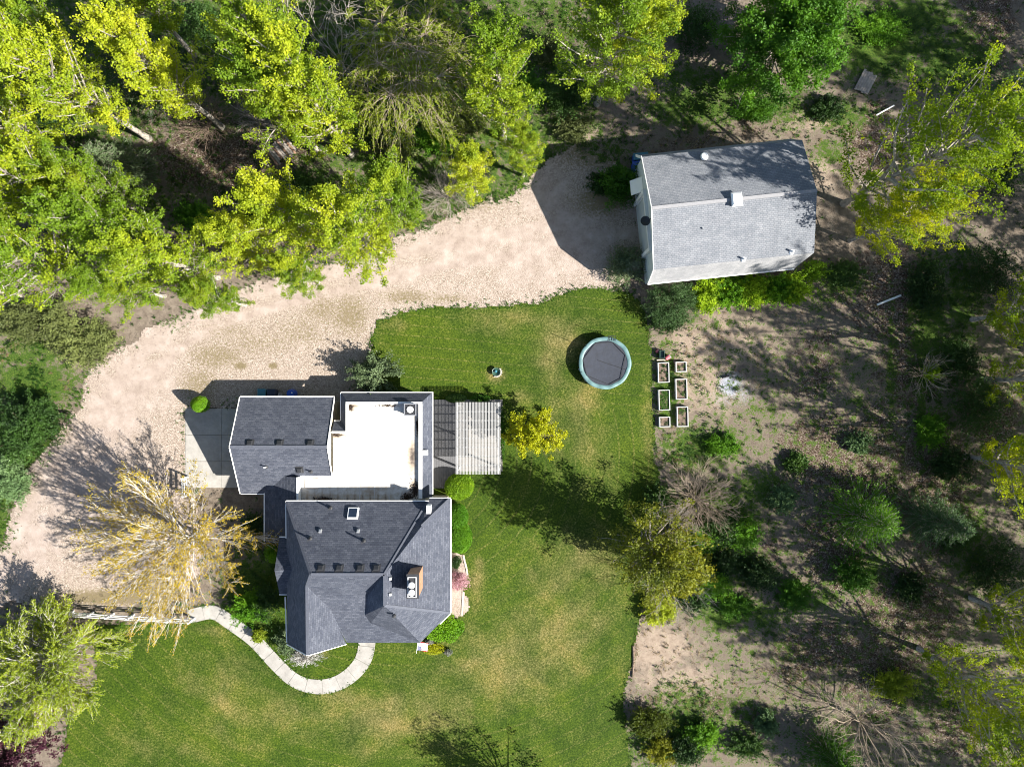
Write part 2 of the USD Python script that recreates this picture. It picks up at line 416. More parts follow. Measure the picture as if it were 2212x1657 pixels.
mat("glass_pane", {"t": ("transparent_bsdf", {"color": (0.5, 0.55, 0.6)}), "gl": ("glossy_bsdf", {"color": (0.9, 0.9, 0.95), "roughness": 0.03}), "f": ("fresnel", {"IOR": 1.6}),
                   "m": ("mix_closure", {})}, [("f.fac", "m.fac"), ("t.BSDF", "m.closure1"), ("gl.BSDF", "m.closure2")], "m.closure")
# white roofing membrane: dirt is a mesh attribute (0 clean .. 1 filthy), broken up by noise
mat("membrane", {"a": ("attribute", {"attribute": "dirt"}), "g": ("geometry", {}), "n": ("noise_texture", {"scale": 3.2, "detail": 7.0, "roughness": 0.75}),
                 "w": ("math", {"math_type": "multiply_add", "value2": 1.5, "value3": -0.75}), "s": ("math", {"math_type": "add"}),
                 "r": ("rgb_ramp", {"ramp": [(0.0, (0.52, 0.51, 0.48)), (0.25, (0.41, 0.38, 0.33)), (0.5, (0.36, 0.30, 0.23)), (1.0, (0.09, 0.07, 0.055))]}),
                 "p": ("principled_bsdf", {"roughness": 0.55})},
    [("g.position", "n.vector"), ("n.fac", "w.value1"), ("a.fac", "s.value1"), ("w.value", "s.value2"), ("s.value", "r.fac"), ("r.color", "p.base_color")], "p.BSDF")
# ------------------------------------------------------------------ ground, lawn, driveway
def fnoise(x, y, s, seed=0, oct=4):
    return meshkit.fbm(np.stack([x * s, y * s, np.zeros_like(x) + seed * 7.3], -1), oct, seed)


def blobs(x, y, lst):
    """Soft patches: (px, py, rx, ry, weight) in photograph pixels on the ground."""
    out = np.zeros_like(x)
    for px, py, rx, ry, w in lst:
        c = at(px, py)
        d2 = ((x - c[0]) / (rx * K * CAM_H)) ** 2 + ((y - c[1]) / (ry * K * CAM_H)) ** 2
        out = np.maximum(out, w * np.exp(-d2 * 1.1)) if w > 0 else out + w * np.exp(-d2 * 1.1)
    return out


def attr(m, name, vals):
    pv = UsdGeom.PrimvarsAPI(m).CreatePrimvar(name, Sdf.ValueTypeNames.FloatArray, "vertex")
    pv.Set(Vt.FloatArray.FromNumpy(np.asarray(vals, np.float32)))


def sheet(poly_px, cell, z, rag=0.25, seed=0, relief=0.0, poly_world=None):
    """A sheet over an outline with a ragged edge, as grid cells."""
    P = Polygon(poly_world if poly_world is not None else atn(poly_px)).buffer(0)
    x0, y0, x1, y1 = P.bounds
    xs, ys = np.arange(x0 - 0.5, x1 + 0.5, cell), np.arange(y0 - 0.5, y1 + 0.5, cell)
    X, Y = np.meshgrid(xs, ys, indexing="ij")
    cx, cy = X[:-1, :-1] + cell / 2, Y[:-1, :-1] + cell / 2
    jx = (fnoise(cx, cy, 1.1, seed, 4) - 0.5) * 4 * rag
    jy = (fnoise(cx, cy, 1.1, seed + 9, 4) - 0.5) * 4 * rag
    inside = shapely.contains_xy(P, cx + jx, cy + jy)
    nx, ny = X.shape
    i, j = np.nonzero(inside)
    a, b, c, d = i * ny + j, (i + 1) * ny + j, (i + 1) * ny + j + 1, i * ny + j + 1
    f = np.vstack([np.stack([a, b, c], 1), np.stack([a, c, d], 1)])
    used, inv = np.unique(f, return_inverse=True)
    x, y = X.ravel()[used], Y.ravel()[used]
    zz = np.full_like(x, z)
    if relief:
        zz = zz + relief * (fnoise(x, y, 3.0, seed + 3, 3) - 0.2)
    return np.stack([x, y, zz], 1), inv.reshape(-1, 3), x, y


def ramp_nodes(stops):
    return ("rgb_ramp", {"ramp": stops})


# soil with leaf litter, weeds, pale dry patches and ash where the place has them
mat("soil", {
    "g": ("geometry", {}), "ag": ("attribute", {"attribute": "green"}), "al": ("attribute", {"attribute": "litter"}), "ap": ("attribute", {"attribute": "pale"}), "aa": ("attribute", {"attribute": "ash"}),
    "n1": ("noise_texture", {"scale": 1.7, "detail": 8.0, "roughness": 0.72}), "n2": ("noise_texture", {"scale": 0.9, "detail": 8.0, "roughness": 0.75, "distortion": 0.6}),
    "n3": ("noise_texture", {"scale": 9.0, "detail": 4.0, "roughness": 0.7}), "v": ("voronoi_texture", {"scale": 13.0}), "vs": ("separate_color", {}),
    "dirt": ramp_nodes([(0.25, (0.085, 0.067, 0.051)), (0.5, (0.155, 0.127, 0.10)), (0.75, (0.255, 0.215, 0.175))]),
    "lit": ramp_nodes([(0.0, (0.035, 0.022, 0.015)), (0.45, (0.08, 0.056, 0.042)), (0.75, (0.135, 0.103, 0.08)), (0.93, (0.20, 0.165, 0.135)), (1.0, (0.29, 0.25, 0.215))]),
    "grn": ramp_nodes([(0.3, (0.014, 0.038, 0.007)), (0.5, (0.042, 0.080, 0.012)), (0.72, (0.105, 0.14, 0.026))]),
    "pal": ramp_nodes([(0.3, (0.19, 0.145, 0.11)), (0.7, (0.34, 0.275, 0.215))]),
    "ashc": ramp_nodes([(0.3, (0.10, 0.11, 0.13)), (0.7, (0.46, 0.48, 0.54))]),
    "fl": ("math", {"math_type": "multiply_add", "value2": 1.6, "value3": -0.8}), "fl2": ("math", {"math_type": "add"}), "fl3": ("map_range", {"range_type": "smoothstep", "from_min": 0.30, "from_max": 0.62}),
    "fg": ("math", {"math_type": "multiply_add", "value2": 1.9, "value3": -0.82}), "fg2": ("math", {"math_type": "add"}), "fgn": ("math", {"math_type": "multiply_add", "value2": 1.0, "value3": -0.5}), "fg3": ("math", {"math_type": "add"}),
    "fg4": ("map_range", {"range_type": "smoothstep", "from_min": 0.36, "from_max": 0.60}),
    "fp2": ("math", {"math_type": "add"}), "fp3": ("map_range", {"range_type": "smoothstep", "from_min": 0.25, "from_max": 0.7}),
    "fa2": ("math", {"math_type": "add"}), "fa3": ("map_range", {"range_type": "smoothstep", "from_min": 0.3, "from_max": 0.8}),
    "m1": ("mix_color", {}), "m2": ("mix_color", {}), "m3": ("mix_color", {}), "m4": ("mix_color", {}),
    "bu": ("bump", {"strength": 0.9, "distance": 0.05}), "p": ("principled_bsdf", {"roughness": 0.95, "specular_ior_level": 0.1})},
    [("g.position", x + ".vector") for x in ("n1", "n2", "n3", "v")] + [
    ("v.color", "vs.color"), ("vs.r", "lit.fac"), ("n1.fac", "dirt.fac"), ("n3.fac", "grn.fac"), ("n1.fac", "pal.fac"), ("n3.fac", "ashc.fac"),
    ("n2.fac", "fl.value1"), ("fl.value", "fl2.value1"), ("al.fac", "fl2.value2"), ("fl2.value", "fl3.value"),
    ("n1.fac", "fg.value1"), ("fg.value", "fg2.value1"), ("ag.fac", "fg2.value2"), ("n3.fac", "fgn.value1"), ("fgn.value", "fg3.value1"), ("fg2.value", "fg3.value2"), ("fg3.value", "fg4.value"),
    ("fl.value", "fp2.value1"), ("ap.fac", "fp2.value2"), ("fp2.value", "fp3.value"), ("fgn.value", "fa2.value1"), ("aa.fac", "fa2.value2"), ("fa2.value", "fa3.value"),
    ("dirt.color", "m1.a"), ("pal.color", "m1.b"), ("fp3.result", "m1.fac"), ("m1.result", "m2.a"), ("lit.color", "m2.b"), ("fl3.result", "m2.fac"),
    ("m2.result", "m3.a"), ("ashc.color", "m3.b"), ("fa3.result", "m3.fac"), ("m3.result", "m4.a"), ("grn.color", "m4.b"), ("fg4.result", "m4.fac"),
    ("m4.result", "p.base_color"), ("n3.fac", "bu.height"), ("bu.normal", "p.normal")], "p.BSDF")

mat("lawn_grass", {
    "g": ("geometry", {}), "ad": ("attribute", {"attribute": "dry"}), "ar": ("attribute", {"attribute": "row"}),
    "n1": ("noise_texture", {"scale": 0.45, "detail": 9.0, "roughness": 0.68, "distortion": 0.5}), "n3": ("noise_texture", {"scale": 7.0, "detail": 6.0, "roughness": 0.75}), "n4": ("noise_texture", {"scale": 2.2, "detail": 5.0, "roughness": 0.7}),
    "grn": ramp_nodes([(0.30, (0.008, 0.022, 0.001)), (0.5, (0.034, 0.064, 0.003)), (0.72, (0.088, 0.125, 0.009))]),
    "dry": ramp_nodes([(0.28, (0.045, 0.046, 0.012)), (0.5, (0.135, 0.118, 0.038)), (0.72, (0.30, 0.255, 0.115))]),
    "f1": ("math", {"math_type": "multiply_add", "value2": 1.3, "value3": -0.65}), "f2": ("math", {"math_type": "multiply_add", "value2": 1.1, "value3": -0.55}),
    "f3": ("math", {"math_type": "add"}), "f4": ("math", {"math_type": "add"}), "f5": ("map_range", {"range_type": "smoothstep", "from_min": -0.22, "from_max": 0.85}),
    "rw": ("math", {"math_type": "multiply_add", "value2": 0.22}), "rd": ("math", {"math_type": "fraction"}), "rl": ("map_range", {"range_type": "smoothstep", "from_min": 0.82, "from_max": 0.95}),
    "rg": ("map_range", {"range_type": "smoothstep", "from_min": 0.42, "from_max": 0.62, "to_max": 0.42}), "rm": ("math", {"math_type": "multiply"}), "mx": ("math", {"math_type": "maximum"}),
    "n5": ("noise_texture", {"scale": 0.23, "detail": 6.0, "roughness": 0.62, "distortion": 0.8}), "lr": ramp_nodes([(0.34, (0.62, 0.72, 0.62)), (0.5, (1.0, 1.0, 1.0)), (0.66, (1.38, 1.22, 1.2))]), "m2": ("mix_color", {"blend_type": "multiply", "fac": 1.0, "use_clamp": False}), "m1": ("mix_color", {}), "bu": ("bump", {"strength": 1.0, "distance": 0.06}), "p": ("principled_bsdf", {"roughness": 0.8, "specular_ior_level": 0.15})},
    [("g.position", x + ".vector") for x in ("n1", "n3", "n4")] + [("n3.fac", "grn.fac"), ("n3.fac", "dry.fac"),
    ("n1.fac", "f1.value1"), ("n3.fac", "f2.value1"), ("f1.value", "f3.value1"), ("f2.value", "f3.value2"), ("f3.value", "f4.value1"), ("ad.fac", "f4.value2"), ("f4.value", "f5.value"),
    ("n4.fac", "rw.value1"), ("ar.fac", "rw.value3"), ("rw.value", "rd.value1"), ("rd.value", "rl.value"), ("n3.fac", "rg.value"), ("rl.result", "rm.value1"), ("rg.result", "rm.value2"),
    ("f5.result", "mx.value1"), ("rm.value", "mx.value2"), ("grn.color", "m1.a"), ("dry.color", "m1.b"), ("mx.value", "m1.fac"), ("g.position", "n5.vector"), ("n5.fac", "lr.fac"), ("m1.result", "m2.a"), ("lr.color", "m2.b"), ("m2.result", "p.base_color"), ("n3.fac", "bu.height"), ("bu.normal", "p.normal")], "p.BSDF")

mat("gravel", {
    "g": ("geometry", {}), "aw": ("attribute", {"attribute": "worn"}), "ae": ("attribute", {"attribute": "weeds"}),
    "v": ("voronoi_texture", {"scale": 19.0}), "vs": ("separate_color", {}), "n1": ("noise_texture", {"scale": 0.8, "detail": 8.0, "roughness": 0.7}), "n3": ("noise_texture", {"scale": 6.0, "detail": 6.0, "roughness": 0.75}),
    "st": ramp_nodes([(0.0, (0.15, 0.117, 0.09)), (0.3, (0.235, 0.19, 0.152)), (0.7, (0.315, 0.26, 0.217)), (1.0, (0.46, 0.40, 0.35))]),
    "tn": ramp_nodes([(0.3, (0.225, 0.178, 0.148)), (0.5, (0.325, 0.268, 0.232)), (0.7, (0.42, 0.355, 0.315))]),
    "gr": ramp_nodes([(0.3, (0.085, 0.07, 0.035)), (0.55, (0.17, 0.135, 0.075)), (0.72, (0.085, 0.105, 0.028))]),
    "m1": ("mix_color", {}), "f1": ("math", {"math_type": "multiply_add", "value2": 1.4, "value3": -0.7}), "f2": ("math", {"math_type": "add"}), "f3": ("map_range", {"range_type": "smoothstep", "from_min": 0.1, "from_max": 0.75, "to_max": 0.92}),
    "e1": ("math", {"math_type": "multiply_add", "value2": 1.8, "value3": -0.9}), "e2": ("math", {"math_type": "add"}), "e3": ("map_range", {"range_type": "smoothstep", "from_min": 0.26, "from_max": 0.62, "to_max": 0.9}), "m2": ("mix_color", {}),
    "bu": ("bump", {"strength": 0.6, "distance": 0.03}), "p": ("principled_bsdf", {"roughness": 0.95, "specular_ior_level": 0.1})},
    [("g.position", x + ".vector") for x in ("v", "n1", "n3")] + [("v.color", "vs.color"), ("vs.r", "st.fac"), ("n1.fac", "tn.fac"), ("n3.fac", "gr.fac"),
    ("n1.fac", "f1.value1"), ("f1.value", "f2.value1"), ("aw.fac", "f2.value2"), ("f2.value", "f3.value"), ("st.color", "m1.a"), ("tn.color", "m1.b"), ("f3.result", "m1.fac"),
    ("n3.fac", "e1.value1"), ("e1.value", "e2.value1"), ("ae.fac", "e2.value2"), ("e2.value", "e3.value"), ("m1.result", "m2.a"), ("gr.color", "m2.b"), ("e3.result", "m2.fac"), ("m2.result", "p.base_color"),
    ("v.distance", "bu.height"), ("bu.normal", "p.normal")], "p.BSDF")

# ground: fine grid over the plot, coarse to the horizon
gx = np.unique(np.concatenate([-np.geomspace(52, 1500, 14), np.arange(-52, 52.01, 0.22), np.geomspace(52, 1500, 14)]).round(3))
gy = np.unique(np.concatenate([-np.geomspace(40, 1500, 14), np.arange(-40, 40.01, 0.22), np.geomspace(40, 1500, 14)]).round(3))
GX, GY = np.meshgrid(gx, gy, indexing="ij")
x, y = GX.ravel(), GY.ravel()
far = np.maximum(np.abs(x) - 45, np.abs(y) - 34).clip(0, 20) / 20
z = -0.006 - 0.03 * fnoise(x, y, 0.9, 2, 5)
n0, n1_ = len(gx), len(gy)
I, J = np.meshgrid(np.arange(n0 - 1), np.arange(n1_ - 1), indexing="ij")
a, b, c, d = (I * n1_ + J).ravel(), ((I + 1) * n1_ + J).ravel(), ((I + 1) * n1_ + J + 1).ravel(), (I * n1_ + J + 1).ravel()
ground = single("ground", (np.stack([x, y, z], 1), np.vstack([np.stack([a, b, c], 1), np.stack([a, c, d], 1)])), "soil", None, None, kind="structure", smooth=True)
green = blobs(x, y, [(60, 760, 130, 60, .55), (70, 830, 120, 70, .75), (40, 950, 110, 100, .75), (10, 1060, 60, 80, .6), (20, 720, 60, 40, .15), (0, 1130, 40, 60, .7),
                     (480, 260, 90, 60, .35), (760, 260, 200, 90, .5), (1000, 250, 160, 70, .5), (1180, 260, 120, 80, .4), (1300, 330, 120, 60, .42), (1290, 400, 110, 60, .62), (900, 120, 240, 130, .45),
                     (1180, 40, 60, 50, .2), (1500, 230, 150, 70, .6), (1560, 190, 130, 60, .55), (1480, 170, 90, 50, .5), (1700, 230, 110, 60, .5), (1900, 90, 160, 110, .72), (2050, 130, 130, 110, .6), (1960, 40, 150, 60, .7),
                     (1820, 250, 90, 50, .55), (1790, 330, 60, 40, .5), (1340, 720, 50, 60, .5), (1540, 700, 90, 20, .4), (1500, 690, 40, 40, .35), (1480, 830, 70, 100, .30), (1440, 830, 35, 130, .62), (1500, 970, 110, 70, .60), (1560, 960, 90, 60, .5), (1640, 890, 80, 50, .38),
                     (1550, 1120, 130, 110, .62), (1640, 1060, 110, 80, .5), (1500, 1240, 120, 90, .66), (1600, 1220, 90, 80, .5), (1640, 1330, 100, 60, .5), (1560, 1330, 80, 50, .6), (1700, 1400, 90, 60, .35),
                     (1480, 1560, 110, 110, .55), (1400, 1600, 90, 80, .5), (1600, 1540, 90, 80, .45), (2010, 700, 60, 220, .62), (2080, 640, 60, 180, .55), (2040, 900, 50, 160, .4), (1890, 1230, 60, 90, .45),
                     (1780, 1290, 70, 60, .45), (2100, 1180, 70, 160, .5), (1850, 870, 60, 60, .35), (2000, 1500, 150, 90, .4), (1820, 610, 70, 50, .55), (1770, 650, 40, 60, .4), (500, 1010, 60, 60, .2), (300, 1310, 140, 14, .25),
                     (560, 1290, 90, 130, .75), (620, 1230, 60, 90, .8), (400, 350, 60, 30, .3)])
litter = blobs(x, y, [(450, 330, 160, 120, .85), (560, 400, 160, 60, .8), (640, 320, 110, 60, .75), (900, 60, 300, 90, .65), (1200, 60, 70, 60, .9), (1090, 240, 110, 50, .55), (1500, 310, 160, 40, .5), (1600, 280, 150, 30, .5),
                      (200, 250, 220, 200, .7), (1870, 300, 60, 60, .85), (1890, 240, 40, 30, .9), (2130, 60, 90, 140, .8), (1900, 330, 80, 80, .8), (1930, 640, 130, 170, .75), (1870, 590, 80, 50, .7), (1960, 780, 90, 160, .78), (1760, 800, 90, 90, .62),
                      (1780, 980, 130, 130, .78), (1900, 1000, 100, 170, .85), (2030, 1050, 120, 200, .8), (1800, 1180, 110, 140, .78), (1960, 1330, 140, 140, .95), (1780, 1400, 140, 90, .8), (1720, 1450, 80, 80, .6), (1900, 1480, 110, 130, .85),
                      (1650, 1180, 90, 90, .5), (1550, 1530, 150, 80, .55), (1400, 1510, 60, 30, .5), (1820, 640, 60, 60, .6), (40, 1240, 20, 110, .5), (120, 1000, 60, 80, .55), (70, 1060, 60, 60, .5), (1460, 690, 80, 60, .45), (1000, 420, 90, 60, .3), (2080, 1560, 150, 120, .7), (1780, 730, 60, 30, .6), (2150, 900, 90, 160, .7)])
pale = blobs(x, y, [(1240, 300, 140, 30, .6), (1760, 260, 110, 40, .6), (1780, 370, 40, 50, .7), (1560, 740, 130, 80, .75), (1480, 740, 70, 60, .7), (1540, 830, 100, 90, .7), (1450, 1000, 60, 90, .5), (1420, 1400, 110, 60, .85), (1470, 1470, 120, 40, .8), (1500, 1500, 130, 50, .6),
                    (1640, 740, 70, 60, .5), (30, 740, 60, 40, .5), (180, 780, 50, 50, .45), (1700, 1100, 60, 50, .4), (1730, 1350, 90, 60, .5), (1895, 760, 13, 200, .5), (1955, 800, 14, 220, .5), (1900, 1040, 14, 160, .5), (1965, 1060, 14, 160, .45), (1480, 1010, 50, 60, .5), (1270, 340, 110, 30, .6), (1000, 290, 60, 20, .5), (1210, 60, 40, 40, .5), (460, 380, 60, 30, .4)])
ash = blobs(x, y, [(1578, 830, 34, 36, .95), (1600, 850, 60, 45, .5), (1560, 860, 50, 40, .45)])
sc_ = K * CAM_H
pxx, pyy = x / sc_ * 1.0 + 1106, 828 - y / sc_
wood_ = np.clip((1420 - pxx) / 200, 0, 1) * np.clip((560 - pyy) / 120, 0, 1) * (1 - .8 * blobs(x, y, [(480, 330, 190, 110, 1)])) * .34
green = np.maximum(green, wood_ * 1.35)
green = np.maximum(green, blobs(x, y, [(1925, 800, 14, 230, .5), (1990, 860, 16, 240, .55), (1930, 1060, 14, 160, .45)]))
scrub_ = np.clip((pxx - 1420) / 120, 0, 1) * np.clip((pyy - 560) / 200, 0, 1) * .26
green = np.maximum(green, scrub_)
for nm, vv in (("green", green), ("litter", litter), ("pale", pale), ("ash", ash)):
    base = {"green": 0.34, "litter": 0.35, "pale": 0.2, "ash": 0.0}[nm]
    attr(ground, nm, vv * (1 - far) + base * far)

lawn_px = [(798, 765), (806, 725), (818, 695), (860, 674), (930, 664), (1000, 661), (1060, 664), (1120, 659), (1160, 657), (1185, 646), (1215, 633), (1260, 623), (1310, 625), (1370, 632), (1398, 680), (1406, 760), (1408, 850), (1412, 1000),
           (1440, 1080), (1410, 1200), (1392, 1300), (1378, 1350), (1364, 1440), (1345, 1500), (1352, 1560), (1372, 1740), (110, 1740), (150, 1560), (210, 1470), (205, 1348), (300, 1344), (420, 1340), (480, 1318), (560, 1290), (600, 1200), (640, 1120),
           (900, 1000), (930, 866), (870, 850), (800, 852), (784, 812)]
v, f, x, y = sheet(lawn_px, 0.13, 0.015, 0.22, 5, relief=0.045)
lawn = single("lawn", (v, f), "lawn_grass", None, None, kind="structure", smooth=True)
dry = blobs(x, y, [(850, 700, 40, 20, .35), (1060, 700, 90, 30, .42), (1120, 690, 80, 30, .45), (1210, 740, 60, 60, .78), (1190, 760, 40, 70, .7), (1000, 690, 80, 25, .3), (1260, 900, 110, 150, .36), (1260, 860, 60, 60, .5), (1290, 960, 50, 110, .45), (1240, 1240, 130, 120, .42),
                   (1200, 1380, 140, 110, .50), (1100, 1440, 160, 80, .45), (1080, 1400, 80, 40, .5), (820, 1550, 110, 70, .62), (760, 1520, 130, 60, .48), (420, 1460, 60, 60, .38), (500, 1470, 60, 60, .48), (480, 1510, 40, 40, .55), (700, 1410, 14, 18, .6), (610, 1540, 170, 60, .35), (940, 1540, 120, 90, .45),
                   (960, 1200, 12, 40, .2), (1035, 1215, 14, 18, .7), (1030, 1265, 20, 40, .65), (250, 1400, 60, 40, .2), (1072, 806, 20, 18, .95), (1130, 850, 30, 20, .3), (1010, 1355, 30, 30, .3), (440, 1360, 70, 14, .35), (330, 1600, 160, 60, .22), (1250, 1340, 90, 60, .4), (1400, 900, 20, 120, .35)])
dry = 1.05 * dry - 0.20 + .4 * (fnoise(x, y, .16, 71) - .5) + .06 * np.sin(2 * np.pi * np.where(y > -2, (y + .08 * x) / 1.7, np.hypot((x + 9.0) * .9, y + 6.0) / 2.16)) - 0.25 * blobs(x, y, [(1000, 780, 120, 60, 1), (1340, 900, 50, 200, 1), (1060, 1000, 60, 120, 1), (1100, 1130, 120, 60, 1), (700, 1440, 60, 30, 1), (600, 1380, 40, 60, 1)])
attr(lawn, "dry", dry)
rr = np.hypot((x + 9.0) * 0.9, y + 6.0)
hx = at(1000, 780)
attr(lawn, "row", np.where(y > -2, (y + 0.08 * x) / 0.85, rr / 1.08))

drive_px = [(268, 750), (320, 712), (380, 690), (480, 648), (560, 610), (600, 585), (680, 568), (760, 560), (840, 520), (900, 500), (960, 470), (1040, 440), (1100, 420), (1150, 385), (1185, 335), (1250, 318), (1330, 355), (1395, 420), (1400, 560), (1330, 620), (1300, 640),
            (1215, 640), (1185, 652), (1150, 664), (1060, 668), (1000, 668), (860, 680), (822, 700), (806, 765), (786, 815), (770, 858), (700, 870), (520, 880), (420, 880), (405, 900), (410, 1040), (430, 1120), (440, 1210), (400, 1290), (260, 1310), (110, 1316), (20, 1296), (-40, 1330), (-40, 1180), (10, 1180),
            (35, 1060), (70, 1000), (140, 920), (172, 868), (195, 800), (240, 762)]
v, f, x, y = sheet(drive_px, 0.16, 0.006, 0.3, 11, relief=0.02)
drive = single("gravel_driveway", (v, f), "gravel", None, None, kind="structure", smooth=True)
trk = np.zeros_like(x)
for off in (-1, 1):
    ln = LineString(atn([(10, 1290), (60, 1150), (150, 1010), (230, 900), (300, 800), (400, 715), (560, 648), (760, 600), (950, 550), (1100, 530), (1250, 490), (1390, 480)])).buffer(.85 * 1).exterior
dl = shapely.distance(shapely.points(x, y), ln)
trk = np.exp(-(dl / .38) ** 2) * (.55 + .6 * fnoise(x, y, .25, 61))
attr(drive, "worn", .25 * fnoise(x, y, .3, 63) + .75 * trk + .8 * blobs(x, y, [(300, 820, 90, 60, .75), (250, 900, 70, 90, .75), (330, 730, 60, 40, .7), (430, 680, 80, 30, .65), (620, 620, 130, 30, .65), (800, 590, 120, 30, .6), (1000, 530, 110, 60, .7), (1150, 560, 110, 90, .7), (1250, 520, 110, 110, .75), (200, 1030, 110, 110, .85), (80, 1180, 60, 100, .75), (1180, 420, 70, 60, .65), (900, 640, 160, 30, .4), (330, 1240, 90, 60, .6)]))
attr(drive, "weeds", .14 * fnoise(x, y, .35, 67) + 1.15 * blobs(x, y, [(760, 680, 60, 60, .42), (700, 670, 60, 50, .34), (560, 740, 130, 40, .30), (470, 770, 80, 40, .40), (520, 790, 14, 8, .8), (590, 790, 12, 8, .7), (430, 830, 60, 50, .36), (650, 720, 90, 50, .3), (880, 640, 90, 20, .42), (960, 645, 70, 14, .4), (500, 715, 90, 30, .28), (230, 1290, 160, 20, .62), (330, 1270, 80, 40, .5), (120, 930, 60, 60, .3), (1280, 330, 90, 50, .45), (1310, 430, 80, 50, .5), (1000, 440, 100, 30, .35), (1340, 560, 40, 60, .3)]))

# concrete: the driveway apron by the garage and the curving front path, each slab a piece of its own
apron = Thing("driveway_apron", None, None, (0, 0, 0), kind="structure")
ax0, ax1, ay0, ay1 = -26.8, -20.8, -8.55, -2.05
nx_, ny_ = 2, 3
for i in range(nx_):
    for j in range(ny_):
        g = 0.012
        X0, X1 = ax0 + (ax1 - ax0) * i / nx_ + g, ax0 + (ax1 - ax0) * (i + 1) / nx_ - g
        Y0, Y1 = ay0 + (ay1 - ay0) * j / ny_ + g, ay0 + (ay1 - ay0) * (j + 1) / ny_ - g
        apron.part("slab", cbox(X0, X1, Y0, Y1, -0.08, 0.035 + 0.003 * ((i + j) % 2), 0.012), "concrete")
path = Thing("path", None, None, (0, 0, 0), kind="structure")
cl = [(405, 1330), (432, 1325), (462, 1322), (490, 1338), (530, 1366), (560, 1392), (585, 1420), (608, 1444), (632, 1465), (660, 1478), (695, 1482), (730, 1474), (762, 1453), (784, 1425), (792, 1395), (793, 1360)]
C = atn(cl)
seg = np.concatenate([[0], np.cumsum(np.linalg.norm(np.diff(C, axis=0), axis=1))])
ss = np.linspace(0, seg[-1], 121)
from scipy.interpolate import CubicSpline
cs = CubicSpline(seg, C)
Pc, Tn = cs(ss), cs(ss, 1)
Tn /= np.linalg.norm(Tn, axis=1, keepdims=True)
Nn = np.stack([-Tn[:, 1], Tn[:, 0]], 1)
wid = 0.52 + 0.14 * np.clip((ss - 0.6 * ss[-1]) / (0.4 * ss[-1]), 0, 1) + 0.05
per = 8
for k in range(0, 120, per):
    idx = np.arange(k, k + per + 1)
    q = Pc[idx].copy()
    q[0] += Tn[k] * 0.012; q[-1] -= Tn[k + per] * 0.012
    L, R = q + Nn[idx] * wid[idx, None], q - Nn[idx] * wid[idx, None]
    ring = np.vstack([R, L[::-1]])
    path.part("slab", prism(ring, -0.06, 0.055 + 0.004 * ((k // per) % 2)), "concrete")
# ------------------------------------------------------------------ the house
house = Thing("house", "grey shingled house with white flat roof section, garage wing and tall chimney", "house", (-12, -10, 0))


def ccw(p):
    p = np.asarray(p, float)
    a = 0.5 * np.sum(p[:, 0] * np.roll(p[:, 1], -1) - np.roll(p[:, 0], -1) * p[:, 1])
    return p if a > 0 else p[::-1]


def roof(t, pts, mat_, thick=0.14, name="roof_slope", tris=None, keep=False):
    p = np.asarray(pts, float) if keep else ccw(pts)
    m, uv = slab(p, thick, tris)
    return t.part(name, m, mat_, uv=uv)


def gutter(t, p, q, w=0.11, m="white_paint"):
    return t.part("gutter", bar(p, q, w, 0.12), m)


def wall(t, mesh, mat_="siding", name="wall", parent=None):
    m, uv = wall_uv(mesh)
    return t.part(name, m, mat_, uv=uv, parent=parent)


SH = "slate_shingle"
# main roof (eaves at about 4.6 m, ridge 8 m)
R1, R2, R3 = (-14.3, -13.56, 8.0), (-9.06, -13.56, 8.0), (-9.06, -15.77, 8.0)
G1, G2 = (-14.80, -14.58, 7.25), (-14.75, -19.57, 7.25)
NW, NE = (-17.06, -8.93, 4.7), (-6.35, -8.93, 4.75)
W1 = (-17.0, -14.6, 4.85)
SWc, SEg = (-16.9, -19.57, 4.95), (-12.5, -19.57, 4.97)
VB, V5, V6 = (-14.37, -15.35, 6.62), (-13.42, -16.7, 5.88), (-13.03, -18.15, 5.30)
V1, V2, V3 = (-10.51, -15.44, 6.5), (-10.92, -17.16, 5.7), (-10.54, -17.89, 5.38)
S1, S2 = (-12.5, -19.62, 4.6), (-6.95, -19.62, 4.6)
E1, E2, EC = (-4.70, -17.36, 4.6), (-4.72, -8.75, 4.45), (-6.66, -10.5, 6.1)
NB = (-6.3, -8.75, 4.45)
roof(house, [NE, R2, R1, NW], SH)                       # north slope
roof(house, [NW, R1, G1, W1], SH)
roof(house, [W1, G1, G2, SWc], SH)
roof(house, [G2, SEg, V6, V5, VB, G1], SH)
roof(house, [R1, R2, V1, VB, G1], SH)
roof(house, [VB, V1, V2, V3, (-10.2, -19.62, 4.6), S1, V6, V5], SH, keep=False)
roof(house, [R2, R3, V2, V1], SH)
roof(house, [R3, V3, V2], SH)
roof(house, [R3, S2, (-10.2, -19.62, 4.6), V3], SH)
roof(house, [R3, E1, S2], SH)
roof(house, [R2, EC, E2, E1, R3], SH)
roof(house, [R2, NE, EC], SH)
roof(house, [NB, E2, EC], SH)
# west gable
A0, A1, A2, A3 = (-17.7, -11.72, 4.3), (-17.68, -13.89, 5.55), (-16.3, -13.89, 5.55), (-16.6, -11.9, 4.8)
roof(house, [A0, A1, A2, (-16.7, -11.72, 4.35)], SH)
roof(house, [A1, (-17.7, -16.02, 4.3), (-16.7, -16.02, 4.35), A2], SH)
# west porch roof in the corner behind the garage
roof(house, [(-19.4, -12.45, 2.55), (-16.5, -12.45, 3.85), (-16.5, -7.2, 3.85), (-19.4, -7.2, 2.55)], SH, 0.1)
